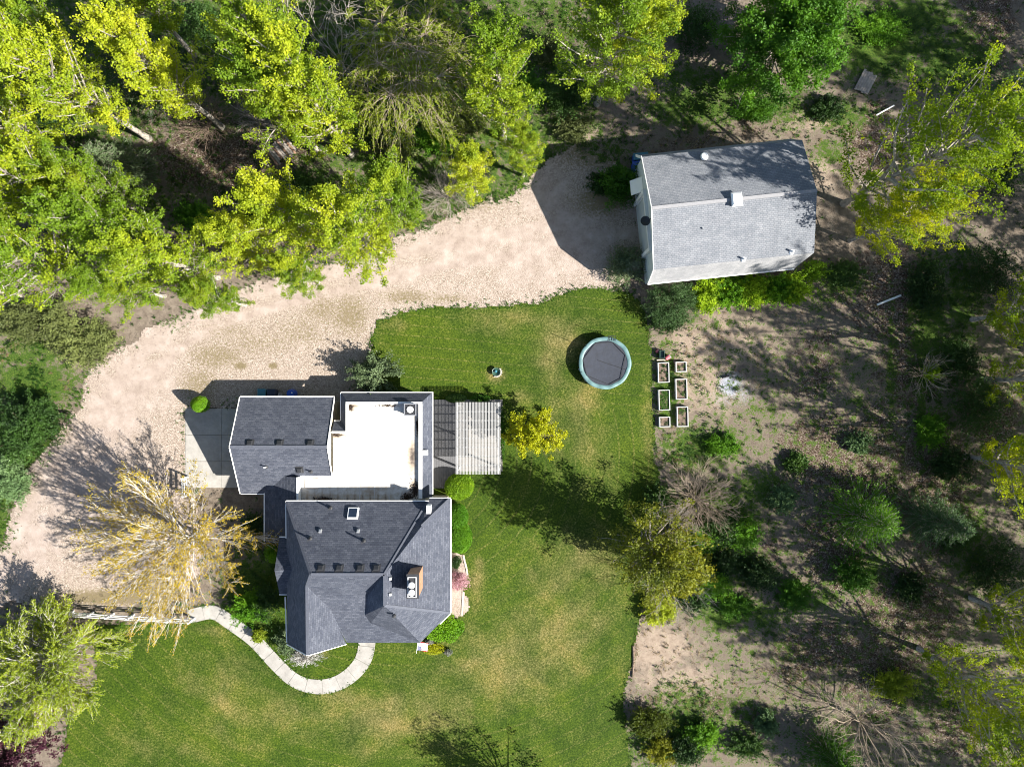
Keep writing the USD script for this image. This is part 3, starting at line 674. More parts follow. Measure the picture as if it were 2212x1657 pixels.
# garage
GA, GB = (-21.35, -4.80, 4.65), (-14.02, -4.80, 4.65)
roof(house, [(-21.32, -1.08, 2.62), GA, GB, (-13.96, -1.08, 2.62)], SH)
roof(house, [GA, (-21.32, -8.62, 2.55), (-16.55, -8.62, 2.55), (-16.55, -7.2, 3.32), (-13.96, -7.2, 3.32), GB], SH, tris=None)
for x0_, x1_ in ((-21.3, -14.0),):
    house.part("ridge_cap", join(bar(GA, GB, 0.24, 0.02)), "slate_cap")
for p_, q_ in ((R1, R2), (R2, R3), (G1, G2), (R1, NW), (R2, NE), (R3, E1), (R1, G1), (EC, E2)):
    house.part("ridge_cap", move(bar(np.array(p_) + [0, 0, .012], np.array(q_) + [0, 0, .012], 0.2, 0.02), 0, (0, 0, 0)), "slate_cap")
# skirt roofs round the flat part
fz, pz = 3.15, 3.42
roof(house, [(-13.4, -.735, 2.6), (-12.71, -1.41, pz), (-6.95, -1.41, pz), (-6.29, -.735, 2.6)], SH, 0.1, "skirt_roof")
roof(house, [(-6.29, -.735, 2.6), (-6.95, -1.41, pz), (-6.95, -8.9, pz), (-6.29, -8.9, 2.6)], SH, 0.1, "skirt_roof")
roof(house, [(-13.4, -.735, 2.6), (-13.4, -2.96, 2.6), (-12.71, -3.69, pz), (-12.71, -1.41, pz)], SH, 0.1, "skirt_roof")
roof(house, [(-13.4, -2.96, 2.6), (-13.95, -2.96, 2.6), (-13.95, -3.69, pz), (-12.71, -3.69, pz)], SH, 0.1, "skirt_roof")
# flat roof membrane
mp = [(-12.69, -1.45), (-7.2, -1.45), (-7.2, -9.15), (-16.4, -9.15), (-16.4, -7.2), (-13.94, -7.2), (-13.94, -3.75), (-12.69, -3.75)]
v, f, x, y = sheet(None, 0.12, fz, 0.0, 3, poly_world=mp)
fr_path = house.part("flat_roof", (v, f), "membrane")


def zblob(lst, z):
    out = np.zeros_like(x)
    for px, py, rx, ry, w in lst:
        c = at(px, py, z)
        s = K * (CAM_H - z)
        out = np.maximum(out, w * np.exp(-1.2 * (((x - c[0]) / (rx * s)) ** 2 + ((y - c[1]) / (ry * s)) ** 2)))
    return out


streak = (y < -7.9) * np.clip((-7.9 - y) / 1.2, 0, 1) * (0.16 + 0.5 * (np.abs(((x + 20) / 0.62) % 1 - 0.5) < 0.11) * (x < -9.6)) + (y < -8.6) * (x < -9.2) * 0.22
attr(UsdGeom.Mesh.Get(stage, fr_path), "dirt", 0.02 + np.maximum(streak, zblob([(891, 985, 10, 34, 1.0), (757, 880, 11, 9, 1.0), (763, 876, 16, 4, .8), (902, 920, 5, 24, 1.0), (707, 985, 7, 50, .62), (812, 1055, 60, 8, .35), (902, 960, 4, 20, .4), (880, 1072, 14, 12, .8), (895, 1055, 10, 22, .8), (709, 966, 6, 34, .75), (700, 1078, 26, 10, 1.0), (722, 940, 24, 6, .95), (874, 945, 4, 4, .45), (800, 1062, 18, 8, .6), (660, 1070, 10, 16, .4), (780, 876, 20, 3, .35), (840, 876, 22, 3, .4)], fz)))
for bx in (box(-12.85, -6.95, -1.56, -1.40, 2.9, pz + .03), box(-7.22, -6.94, -8.9, -1.565, 2.9, pz + .034), box(-12.86, -12.70, -3.69, -1.565, 2.9, pz + .034),
           box(-13.95, -12.705, -3.84, -3.694, 2.9, pz + .03), box(-16.55, -16.40, -9.1, -7.2, 2.9, 3.86), box(-16.40, -13.96, -7.22, -7.06, 2.9, 3.36)):
    house.part("parapet", bx, "white_paint")
for k_ in range(5):
    house.part('membrane_seam', box(-7.25 - 1.15 * k_ - .03, -7.25 - 1.15 * k_ + .03, -9.1, -1.6 if k_ < 4.5 else -3.8, fz + .001, fz + .009), 'white_board')
# walls
wall(house, prism([(-16.65, -19.25), (-12.9, -19.25), (-12.9, -18.4), (-7.2, -18.4), (-5.2, -16.9), (-5.2, -9.15), (-16.65, -9.15)], 0, 4.42))
wall(house, prism([(-17.3, -15.7), (-16.66, -15.7), (-16.66, -12.0), (-17.3, -12.0)], 0, 4.15))
wall(house, prism([(-20.9, -8.25), (-14.12, -8.25), (-14.12, -1.45), (-20.9, -1.45)], 0, 2.46))
wall(house, prism([(-13.0, -9.14), (-6.7, -9.14), (-6.7, -1.2), (-13.0, -1.2)], 0, 2.88))
wall(house, prism([(-16.5, -9.14), (-13.01, -9.14), (-13.01, -3.5), (-14.11, -3.5), (-14.11, -8.26), (-16.5, -8.26)], 0, 2.87))
wall(house, prism([(-18.9, -12.2), (-16.66, -12.2), (-16.66, -8.26), (-18.9, -8.26)], 0, 2.40))


def gable_x(xa, xb, pts):
    """Extrude a y-z outline from xa to xb."""
    m = trimesh.creation.extrude_polygon(Polygon(pts), xb - xa, engine="earcut")
    vv = np.asarray(m.vertices)
    return np.stack([xa + vv[:, 2], vv[:, 0], vv[:, 1]], 1), np.asarray(m.faces)


wall(house, gable_x(-14.20, -14.10, [(-8.2, 2.47), (-1.5, 2.47), (-4.8, 4.45)]), name="gable_wall")
wall(house, gable_x(-21.0, -20.9, [(-8.2, 2.47), (-1.5, 2.47), (-4.8, 4.45)]), name="gable_wall")
wall(house, gable_x(-17.35, -17.25, [(-15.7, 4.16), (-12.0, 4.16), (-13.89, 5.3)]), name="gable_wall")
m_ = gable_x(0, 0.1, [(-16.6, 4.43), (-12.9, 4.43), (-12.9, 5.0), (-14.75, 6.95), (-16.6, 5.0)])
wall(house, (np.stack([m_[0][:, 1], -19.2 + m_[0][:, 0] * -1 + 0.1, m_[0][:, 2]], 1), m_[1][:, ::-1]), name="gable_wall")
# garage doors on the west side, windows, front door (seen only from the side)
for k, yy in enumerate((-6.55, -3.15)):
    gd = house.part("garage_door", box(-20.96, -20.905, yy - 1.25, yy + 1.25, 0.05, 2.15), "white_paint")
    for r_ in range(4):
        house.part("door_panel", cbox(-20.985, -20.962, yy - 1.18, yy + 1.18, 0.1 + .51 * r_, 0.56 + .51 * r_, 0.004), "white_board", parent=gd)
for (x_, y_, s_) in ((-15.5, -19.25, 0), (-13.9, -19.25, 0), (-5.2, -11.5, 1), (-5.2, -14.8, 1), (-10.5, -18.4, 0), (-6.7, -3.0, 1), (-6.7, -7.2, 1)):
    if s_ == 0:
        w_ = house.part("window", box(x_ - .6, x_ + .6, y_ - .05, y_ - .003, 0.9, 2.3), "white_paint")
        house.part("pane", box(x_ - .52, x_ + .52, y_ - .06, y_ - .052, 0.98, 2.22), "navy_plastic", parent=w_)
    else:
        w_ = house.part("window", box(x_ + .003, x_ + .05, y_ - .6, y_ + .6, 0.9, 2.1), "white_paint")
        house.part("pane", box(x_ + .052, x_ + .06, y_ - .52, y_ + .52, 0.98, 2.02), "navy_plastic", parent=w_)
house.part("front_door", box(-8.9, -8.0, -18.46, -18.403, 0.15, 2.2), "brown_wood")
for px_ in (-12.3, -9.7, -7.2):
    house.part("porch_post", box(px_ - .07, px_ + .07, -19.42, -19.28, 0, 4.42), "white_paint")
# gutters
for p_, q_ in (((-21.32, -1.03, 2.57), (-13.94, -1.03, 2.57)), ((-21.3, -8.68, 2.5), (-19.5, -8.68, 2.5)), ((-17.06, -8.87, 4.66), (-6.3, -8.87, 4.7)), ((-17.12, -8.9, 4.64), (-17.07, -11.7, 4.7)),
               ((-17.12, -16.1, 4.78), (-16.96, -19.5, 4.88)), ((-4.64, -8.75, 4.42), (-4.63, -17.36, 4.55)), ((-4.66, -17.42, 4.55), (-5.45, -18.2, 4.55)), ((-6.23, -.70, 2.56), (-6.23, -8.7, 2.56)), ((-13.42, -.68, 2.56), (-6.2, -.68, 2.56)),
               ((-13.45, -.72, 2.56), (-13.45, -2.9, 2.56)), ((-19.46, -7.9, 2.5), (-19.46, -12.4, 2.5)), ((-13.95, -2.92, 2.56), (-13.5, -2.92, 2.56)), ((-6.25, -8.69, 4.42), (-4.66, -8.69, 4.42)), ((-17.72, -11.68, 4.26), (-17.0, -11.68, 4.3)), ((-17.72, -16.06, 4.26), (-17.0, -16.06, 4.3))):
    gutter(house, p_, q_, 0.075)
for p_, q_ in (((-21.36, -1.1, 2.60), (-21.39, -4.8, 4.63)), ((-21.39, -4.8, 4.63), (-21.36, -8.6, 2.53)), ((-13.93, -1.1, 2.60), (-13.98, -4.8, 4.63)), ((-13.98, -4.8, 4.63), (-13.93, -7.2, 3.3)), ((-16.93, -19.6, 4.9), (-14.75, -19.6, 7.2)), ((-14.75, -19.6, 7.2), (-12.5, -19.6, 4.92))):
    house.part("rake_board", bar(p_, q_, 0.05, 0.18), "white_paint")


def hit(px, py, tri):
    """Where the line of sight through a pixel of the photograph meets a roof plane (three points of it)."""
    a_, b_, c_ = (np.array(t, float) for t in tri)
    n_ = np.cross(b_ - a_, c_ - a_)
    o = np.array([0, 0, CAM_H]); dv = at(px, py, 0) - o
    return o + dv * ((a_ - o) @ n_) / (dv @ n_), n_ / np.linalg.norm(n_) * np.sign(n_[2])


def on_slope(p, n, sx, sy, h, c=0.03, base=-0.05):
    """A chamfered box lying on a slope."""
    vd = np.array([0, 0, 1.0]) - n[2] * n
    vd = vd / np.linalg.norm(vd) if np.linalg.norm(vd) > .02 else np.array([0, 1.0, 0])
    ud = np.cross(vd, n)
    v_, f_ = cbox(-sx / 2, sx / 2, -sy / 2, sy / 2, base, h, c)
    return p + v_[:, :1] * ud + v_[:, 1:2] * vd + v_[:, 2:] * n, f_


Npl, Gn, Gs, Epl, Spl = (NE, R2, R1), ((-21.32, -1.08, 2.62), GA, GB), (GA, (-21.32, -8.62, 2.55), GB), (R2, E1, R3), (R1, R2, V1)
for px_, py_, pl in ((540, 957, Gn), (604, 957, Gn), (670, 957, Gn), (693, 1227, Npl), (733, 1227, Npl), (778, 1227, Npl), (813, 1227, Npl), (647, 1014, Gs)):
    p_, n_ = hit(px_, py_, pl)
    b_ = house.part("roof_vent", on_slope(p_, n_, 0.42, 0.40, 0.16, 0.06), "black_plastic")
    house.part("vent_flange", on_slope(p_, n_, 0.62, 0.6, 0.02, 0.004), "dark_metal", parent=b_)
for px_, py_, pl, h_, mt_ in ((670, 1163, Npl, .62, "dark_metal"), (786, 1168, Npl, .72, "dark_metal"), (714, 1097, Npl, .6, "dark_metal"), (672, 1018, Gs, .42, "dark_metal"), (575, 1008, Gs, .45, "white_metal"), (851, 1330, Epl, .2, "dark_metal")):
    p_, n_ = hit(px_, py_, pl)
    house.part("vent_pipe", tube([p_ - [0, 0, .05], p_ + [0, 0, h_]], 0.06, 10), mt_)
    house.part("pipe_collar", lathe(p_[:2], [(.16, p_[2] - .05), (.14, p_[2] + .06), (.065, p_[2] + .14)], 12), "dark_metal")
for px_, py_, pl in ((692, 1147, Npl), (774, 1147, Npl), (842, 1283, Epl), (842, 1249, Epl)):
    p_, n_ = hit(px_, py_, pl)
    house.part("exhaust_hood", on_slope(p_, n_, 0.22, 0.26, 0.15, 0.05), "grey_metal")
p_, n_ = hit(918, 977, ((-6.29, -.735, 2.6), (-6.95, -1.41, pz), (-6.95, -8.9, pz)))
house.part("exhaust_hood", box(p_[0] - .25, p_[0] + .22, p_[1] - .2, p_[1] + .2, p_[2] - .2, p_[2] + .32), "white_metal", label="white box vent on the east skirt roof")
p_, n_ = hit(927, 1098, (R2, NE, EC))
house.part("exhaust_hood", box(p_[0] - .17, p_[0] + .17, p_[1] - .3, p_[1] + .3, p_[2] - .2, p_[2] + .5), "white_metal", label="tall white vent box at the roof corner")
# skylight
p_, n_ = hit(763, 1109, Npl)
sk = house.part("skylight", on_slope(p_, n_, 0.80, 0.92, 0.14, 0.02), "white_metal")
house.part("pane", on_slope(p_ + n_ * .145, n_, 0.6, 0.7, 0.012, 0.003, base=0.0), "navy_plastic", parent=sk)
# chimney
cx0, cx1, cy0, cy1, ct = -7.38, -6.58, -15.05, -13.45, 8.55
wm, wu = wall_uv(box(cx0, cx1, cy0, cy1, 4.6, ct))
ch = house.part("chimney", wm, "cedar_siding", uv=wu)
house.part("chimney_cap", box(cx0 - .05, cx1 + .05, cy0 - .05, cy1 + .05, ct + .003, ct + .07), "dark_metal", parent=ch)
house.part("cap_rim", join(box(cx0 + .06, cx0 + .10, cy0 + .04, cy1 - .12, ct + .072, ct + .16), box(cx1 - .17, cx1 - .13, cy0 + .04, cy1 - .12, ct + .072, ct + .16), box(cx0 + .101, cx1 - .171, cy0 + .04, cy0 + .08, ct + .072, ct + .157), box(cx0 + .101, cx1 - .171, cy1 - .16, cy1 - .12, ct + .072, ct + .157)), "white_metal", parent=ch)
for yy in (-14.10, -14.62):
    house.part("flue_cap", lathe(((cx0 + cx1) / 2 - .03, yy), [(.16, ct + .071), (.16, ct + .32), (.23, ct + .34), (.23, ct + .37), (.12, ct + .43), (.0, ct + .45)], 24), "white_metal", parent=ch, smooth=40)

# things lying on the flat roof
c_ = at(887, 884, 3.6)
ac = Thing("air_conditioner", "square dark air conditioner with white fan hub on the flat white roof", "air conditioner", (c_[0], c_[1], fz))
X, Y = c_[0], c_[1]
ac.part("cabinet", box(X - .42, X + .42, Y - .42, Y + .42, fz + .06, fz + .72), "dark_metal")
ac.part("base_pan", box(X - .5, X + .5, Y - .5, Y + .5, fz + .004, fz + .058), "grey_metal")
ac.part("top_frame", join(box(X - .47, X + .47, Y + .40, Y + .47, fz + .725, fz + .77), box(X - .47, X + .47, Y - .47, Y - .40, fz + .725, fz + .77), box(X - .47, X - .40, Y - .395, Y + .395, fz + .725, fz + .768), box(X + .40, X + .47, Y - .395, Y + .395, fz + .725, fz + .768)), "grey_metal")
ac.part("fan_grille", disc((X, Y), .36, fz + .74, 32, .30), "black_plastic")
ac.part("fan_hub", lathe((X, Y), [(.26, fz + .73), (.25, fz + .80), (.1, fz + .83), (0, fz + .835)], 24), "white_metal", smooth=40)
c_ = at(673.5, 1043, fz)
ply = Thing("plywood_sheet", "weathered pinkish plywood sheet on the flat roof beside the garage roof", "board", (c_[0], c_[1], fz))
ply.part("panel", move(cbox(-.52, .52, -.42, .42, 0.03, .06, .005), -2, (c_[0], c_[1], fz)), "plywood")
for s_ in (-.3, .3):
    ply.part("batten", move(box(s_ - .04, s_ + .04, -.40, .40, .004, .028), -2, (c_[0], c_[1], fz)), "weathered_wood")

# ------------------------------------------------------------------ deck, patio and pergola
deck = Thing("deck", "dark grey board deck between the house and the white pergola", "deck", (-5.3, -4.8, 0))
xs = np.arange(-6.62, -4.46, 0.145)
for k, xx in enumerate(xs):
    deck.part("board", cbox(xx, xx + .137, -8.55, -1.32, .16, .20 + .0015 * (k % 3), .004), "deck_board")
deck.part("joist_frame", join(box(-6.6, -4.5, -8.5, -8.4, 0, .155), box(-6.6, -4.5, -1.45, -1.35, 0, .155), box(-6.6, -4.5, -5.0, -4.9, 0, .155)), "brown_wood")
patio = Thing("patio", None, None, (-2.7, -4.3, 0), kind="structure")
for i in range(3):
    for j in range(5):
        patio.part("slab", cbox(-4.44 + i * 1.22 + .008, -4.44 + (i + 1) * 1.22 - .008, -7.2 + j * 1.18 + .008, -7.2 + (j + 1) * 1.18 - .008, -.05, .05 + .003 * ((i + j) % 2), .01), "patio_slab")
pg = Thing("pergola", "white slatted wooden pergola over the patio beside the flat-roofed house", "pergola", (-2.67, -4.3, 0))
px0, px1, py0, py1 = -4.42, -0.92, -7.13, -1.47
for k in range(31):
    xx = px0 + .03 + (px1 - px0 - .06) * k / 30
    pg.part("slat", cbox(xx - .021, xx + .021, py0, py1, 2.56, 2.60, .005), "white_board")
for k in range(7):
    yy = at(1000, 888.5 + k * 19.35, 2.5)[1]
    pg.part("rafter", cbox(px0 - .02, px1 + .06, yy - .022, yy + .022, 2.40, 2.555, .005), "white_board")
for xx in (px0 + .12, px1 - .15):
    pg.part("beam", box(xx - .05, xx + .05, py0 + .05, py1 - .05, 2.18, 2.395), "white_board")
    for yy in (py0 + .3, (py0 + py1) / 2, py1 - .3):
        pg.part("post", box(xx - .07, xx + .07, yy - .07, yy + .07, 0.0, 2.175), "white_board")

# ------------------------------------------------------------------ the shop building
SC, SR = np.array([16.1, 13.3, 0.0]), 6.0
shop = Thing("shop_building", "big outbuilding with pale grey gambrel shingle roof beside the gravel drive", "outbuilding", (SC[0], SC[1], 0))


def sh(pts):
    return move((np.asarray(pts, float), None), SR, SC)[0]


def sroof(pts, thick=.14, name="roof_slope", mt="pale_shingle"):
    p = ccw(np.asarray(pts, float))
    m, uv = slab(p, thick)
    shop.part(name, (sh(m[0]), m[1]), mt, uv=uv)


zr, zb, ze = 7.1, 5.5, 3.5
sroof([(-6, 0, zr), (6, 0, zr), (6, 4.22, zb), (-6, 4.22, zb)])
sroof([(-6, 0, zr), (-6, -4.22, zb), (6, -4.22, zb), (6, 0, zr)])
sroof([(-6, -4.22, zb - .02), (-6.15, -4.97, ze), (5.25, -4.97, ze), (6, -4.22, zb - .02)], mt="strip_shingle")
sroof([(-6, 4.22, zb - .02), (6, 4.22, zb - .02), (6, 4.97, ze), (-6, 4.97, ze)])
shop.part("ridge_cap", (sh(bar((-6, 0, zr + .012), (6, 0, zr + .0), .26, .03)[0]), bar((-6, 0, 0), (6, 0, 0), 1)[1]), "pale_cap")


def swall(local_mesh, name="wall", mt="pale_siding"):
    m, uv = wall_uv(local_mesh)
    return shop.part(name, (sh(m[0]), m[1]), mt, uv=uv)


swall(box(-5.7, 5.7, -4.6, 4.6, 0, 3.4))
for xa in (-5.7, 5.6):
    swall(gable_x(xa, xa + .1, [(-4.6, 3.41), (4.6, 3.41), (4.12, 5.3), (0, 6.9), (-4.12, 5.3)]), "gable_wall")
sp = lambda m: (sh(m[0]), m[1])
for p_, q_ in (((-6.04, 4.95, ze - .02), (-6.04, 4.2, zb - .05)), ((-6.04, 4.2, zb - .05), (-6.04, 0, zr - .05)), ((-6.04, 0, zr - .05), (-6.04, -4.2, zb - .05)), ((-6.04, -4.2, zb - .05), (-6.17, -4.97, ze - .05))):
    shop.part("rake_board", sp(bar(p_, q_, .05, .2)), "white_paint")
shop.part("gutter", sp(bar((-6.15, -5.03, ze - .03), (5.2, -5.03, ze - .03), .09, .1)), "white_paint")
od = shop.part("overhead_door", sp(box(-5.78, -5.705, -2.3, 1.8, .02, 3.9)), "white_paint")
for k in range(6):
    shop.part("door_panel", sp(cbox(-5.80, -5.783, -2.22, 1.72, .06 + k * .64, .66 + k * .64, .004)), "pale_siding", parent=od)
for yy in (-2.45, 1.95):
    shop.part("door_jamb", sp(box(-5.95, -5.705, yy - .14, yy + .14, 0, 4.05)), "white_paint")
shop.part("door_header", sp(box(-5.95, -5.705, -2.59, 2.09, 4.053, 4.3)), "white_paint")
aw, _u = slab(ccw([(-6.5, 2.2, 2.35), (-5.72, 2.2, 3.3), (-5.72, 3.35, 3.3), (-6.5, 3.35, 2.35)]), .08)
shop.part("awning", sp(aw), "white_paint")
shop.part("side_door", sp(box(-5.76, -5.705, 2.35, 3.25, 0.05, 2.15)), "white_paint")
sdp = sh([(-6.15, -0.45, 4.9)])[0]
dsh = shop.part("dish", (lambda m: (m[0], m[1]))(lathe((sdp[0], sdp[1]), [(0.0, sdp[2]), (.2, sdp[2] + .03), (.36, sdp[2] + .11), (.37, sdp[2] + .13), (.2, sdp[2] + .05), (0, sdp[2] + .02)], 24)), "dark_metal")
shop.part("dish_arm", sp(bar((-6.15, -.45, 4.93), (-5.62, -.3, 5.05), .05)), "dark_metal", parent=dsh)
Ts, Tn_ = (sh([(-6, 0, zr)])[0], sh([(-6, -4.22, zb)])[0], sh([(6, 0, zr)])[0]), (sh([(-6, 0, zr)])[0], sh([(6, 0, zr)])[0], sh([(-6, 4.22, zb)])[0])
for px_, py_, pl, kind_ in ((1519, 341, Tn_, "t"), (1590, 432, Tn_, "c"), (1518, 494, Ts, "s"), (1606, 560, Ts, "p"), (1710, 544, Ts, "p")):
    p_, n_ = hit(px_, py_, pl)
    if kind_ == "t":
        tv = shop.part("turbine_vent", lathe(p_[:2], [(.16, p_[2] - .1), (.16, p_[2] + .15), (.26, p_[2] + .22), (.30, p_[2] + .36), (.24, p_[2] + .50), (0, p_[2] + .56)], 16), "white_metal", smooth=40)
    elif kind_ == "c":
        cu = shop.part("cupola", sp((lambda q: (q[0] + (np.linalg.inv([[math.cos(.10472), -math.sin(.10472), 0], [math.sin(.10472), math.cos(.10472), 0], [0, 0, 1]]) @ (p_ - SC)), q[1]))(box(-.32, .32, -.42, .42, -.3, .2))), "white_metal")
        q_ = box(-.40, .40, -.5, .5, .203, .25)
        q_ = (q_[0] * 1.0, q_[1])
        q_[0][4:, :2] *= .72
        q_[0][4:, 2] += .08
        shop.part("cupola_roof", (move(q_, SR, p_)[0], q_[1]), "white_metal", parent=cu)
    elif kind_ == "p":
        shop.part("vent_pipe", tube([p_ - [0, 0, .05], p_ + [0, 0, .45]], .07, 10), "white_metal")
        shop.part("pipe_collar", lathe(p_[:2], [(.22, p_[2] - .06), (.16, p_[2] + .08), (.07, p_[2] + .12)], 12), "white_metal")
    else:
        shop.part("vent_pipe", tube([p_ - [0, 0, .05], p_ + [0, 0, .16]], .06, 10), "grey_metal")
# lean-to rack on the east side
lt = Thing("lean_to_frame", "open lean-to frame with dark roof sheet and red rails against the outbuilding's east wall", "lean-to", tuple(sh([(6.9, 0, 0)])[0]))
lt.part("roof_sheet", sp(slab(ccw([(5.75, -2.6, 2.6), (6.75, -2.6, 2.2), (6.75, 2.4, 2.2), (5.75, 2.4, 2.6)]), .05)[0]), "dark_metal")
for yy in (-2.8, -.6, 2.5):
    lt.part("post", sp(box(7.35, 7.47, yy - .06, yy + .06, 0, 2.0)), "brown_wood")
    lt.part("rail", sp(bar((5.75, yy, 2.05), (7.5, yy, 1.95), .09)), "brown_wood")
lt.part("top_rail", sp(bar((7.41, -2.9, 2.08), (7.41, 2.6, 2.08), .1)), "brown_wood")
lt.part("log", sp(tube([(6.95, -2.6, 2.35), (6.85, 1.0, 2.4)], .13, 10)), "tan_bark", smooth=60)
for k, (px_, py_, w_, d_, lab) in enumerate(((1384, 338, 1.15, .5, "low blue plastic tote behind the outbuilding's north-west corner"), (1375, 360, .55, .75, "upright blue bin against the outbuilding's west wall"))):
    c_ = at(px_, py_, .9)
    t_ = Thing("blue_bin", lab, "bin", (c_[0], c_[1], 0), SR, group=None)
    t_.part("tub", cbox(-w_ / 2, w_ / 2, -d_ / 2, d_ / 2, 0, .95, .04), "blue_plastic", local=True)
    t_.part("lid", cbox(-w_ / 2 - .03, w_ / 2 + .03, -d_ / 2 - .03, d_ / 2 + .03, .953, 1.04, .03), "blue_plastic" if k else "teal_plastic", local=True)
# ------------------------------------------------------------------ garden objects
# trampoline
c_ = at(1306.8, 783.8, .85)
X, Y = c_[0], c_[1]
tr = Thing("trampoline", "round black trampoline with a teal padded rim on the lawn", "trampoline", (X, Y, 0))
R = 2.12
a = np.linspace(0, 2 * np.pi, 97)[:-1]
prof = [(1.80, .845), (1.84, .885), (1.96, .905), (2.08, .89), (2.13, .85), (2.11, .80)]
rings = np.stack([np.stack([X + (r + .015 * np.sin(9 * a + r)) * np.cos(a), Y + (r + .015 * np.sin(9 * a + r)) * np.sin(a), np.full(96, z_) + .012 * np.sin(14 * a)], 1) for r, z_ in prof])
i = np.arange(96); j = (i + 1) % 96
ff = np.vstack([np.vstack([np.stack([k * 96 + i, (k + 1) * 96 + i, (k + 1) * 96 + j], 1), np.stack([k * 96 + i, (k + 1) * 96 + j, k * 96 + j], 1)]) for k in range(5)])
tr.part("rim_pad", (rings.reshape(-1, 3), ff[:, ::-1]), "teal_vinyl", smooth=True)
g = np.linspace(0, 1.82, 10)
mv = [np.stack([X + r * np.cos(a), Y + r * np.sin(a), np.full(96, .80 + .04 * (r / 1.82) ** 2)], 1) for r in g[1:]]
mv = np.vstack([[[X, Y, .80]]] + mv)
mf = [np.stack([np.zeros(96, int), 1 + i, 1 + j], 1)] + [q for k in range(8) for q in (np.stack([1 + k * 96 + i, 1 + (k + 1) * 96 + i, 1 + (k + 1) * 96 + j], 1), np.stack([1 + k * 96 + i, 1 + (k + 1) * 96 + j, 1 + k * 96 + j], 1))]
tr.part("jumping_mat", (mv, np.vstack(mf)), "trampoline_mat", smooth=True)
tr.part("frame_ring", tube(np.stack([X + 2.08 * np.cos(np.append(a, 0)), Y + 2.08 * np.sin(np.append(a, 0)), np.full(97, .74)], 1), .03, 6, False), "grey_metal")
for k in range(4):
    t = .5 + k * np.pi / 2
    q = np.array([[X + 2.08 * math.cos(t - .3), Y + 2.08 * math.sin(t - .3), .74], [X + 2.1 * math.cos(t - .27), Y + 2.1 * math.sin(t - .27), .03], [X + 2.1 * math.cos(t + .27), Y + 2.1 * math.sin(t + .27), .03], [X + 2.08 * math.cos(t + .3), Y + 2.08 * math.sin(t + .3), .74]])
    tr.part("leg", tube(q, .026, 6), "grey_metal")
for t in (.35, 1.4, 2.45, 3.5, 4.54, 5.6):
    p = np.array([X + 2.06 * math.cos(t), Y + 2.06 * math.sin(t), .3])
    if t in (2.45, 3.5, 1.4):
        tr.part("net_pole", tube([p, p + [.05 * math.cos(t), .05 * math.sin(t), 2.0]], .02, 6), "black_plastic")
ts = [.35, 1.2, 2.0, 3.0, 3.75, 4.9, 5.5]
tr.part("net_hem", tube([(X + 1.78 * math.cos(t), Y + 1.78 * math.sin(t), .90) for t in ts + ts[:1]], .022, 6), "black_plastic", label="black hem of the collapsed safety net")
tr.part("net_cord", tube([(X - .55, Y + .22, .83), (X + .4, Y - .12, .84), (X + 1.65, Y - .52, .90)], .022, 6), "black_plastic")
lx, ly = X + .55, Y + 1.98
tr.part("step_mesh", join(*[bar((lx - .28 + .14 * k, ly - .2, .935), (lx - .28 + .14 * k, ly + .2, .90), .03) for k in range(5)], bar((lx - .3, ly + .2, .92), (lx + .3, ly + .2, .92), .035)), "black_plastic", label="black ladder hook on the rim")

# raised beds
beds = [(1421.4, 1445.9, 782.4, 826.2, "tall white-framed raised bed nearest the trampoline, at the north-west of the six"), (1459.8, 1483.4, 781, 803.3, "small square white raised bed at the north end of the east row"),
        (1423, 1447.3, 841.5, 886, "white-framed raised bed full of green weeds in the west row"), (1459.8, 1484.8, 817.9, 862.4, "long white raised bed in the middle of the east row"),
        (1424.3, 1448, 899.9, 922.2, "small square white raised bed at the south end of the west row"), (1462.5, 1487, 877.7, 921.5, "long white raised bed at the south end of the east row")]
bed_things = []
for k, (xa, xb, ya, yb, lab) in enumerate(beds):
    p0, p1 = at(xa, yb, .42), at(xb, ya, .42)
    cx, cy = (p0[:2] + p1[:2]) / 2
    w, d = (p1[:2] - p0[:2]) / 2
    b = Thing("raised_bed", lab, "raised bed", (cx, cy, 0), rot=1.6, group="white wooden raised beds beside the lawn")
    for bx in (cbox(-w, w, d - .07, d, 0, .42, .006), cbox(-w, w, -d, -d + .07, 0, .42, .006), cbox(-w, -w + .07, -d + .072, d - .072, 0, .417, .006), cbox(w - .07, w, -d + .072, d - .072, 0, .417, .006)):
        b.part("board", bx, "white_board", local=True)
    n = 14
    gx_, gy_ = np.meshgrid(np.linspace(-w + .07, w - .07, n), np.linspace(-d + .07, d - .07, 2 * n), indexing="ij")
    zz = .24 + .10 * meshkit.fbm(np.stack([gx_ * 4 + k * 5, gy_ * 4, gx_ * 0], -1), 3, k)
    ii, jj = np.meshgrid(np.arange(n - 1), np.arange(2 * n - 1), indexing="ij")
    q0 = (ii * 2 * n + jj).ravel()
    b.part("soil", (np.stack([gx_.ravel(), gy_.ravel(), zz.ravel()], 1), np.vstack([np.stack([q0, q0 + 2 * n, q0 + 2 * n + 1], 1), np.stack([q0, q0 + 2 * n + 1, q0 + 1], 1)])), "bed_soil", local=True, smooth=True)
    bed_things.append((b, w, d, (.06, .02, .4, .08, .03, .07)[k]))

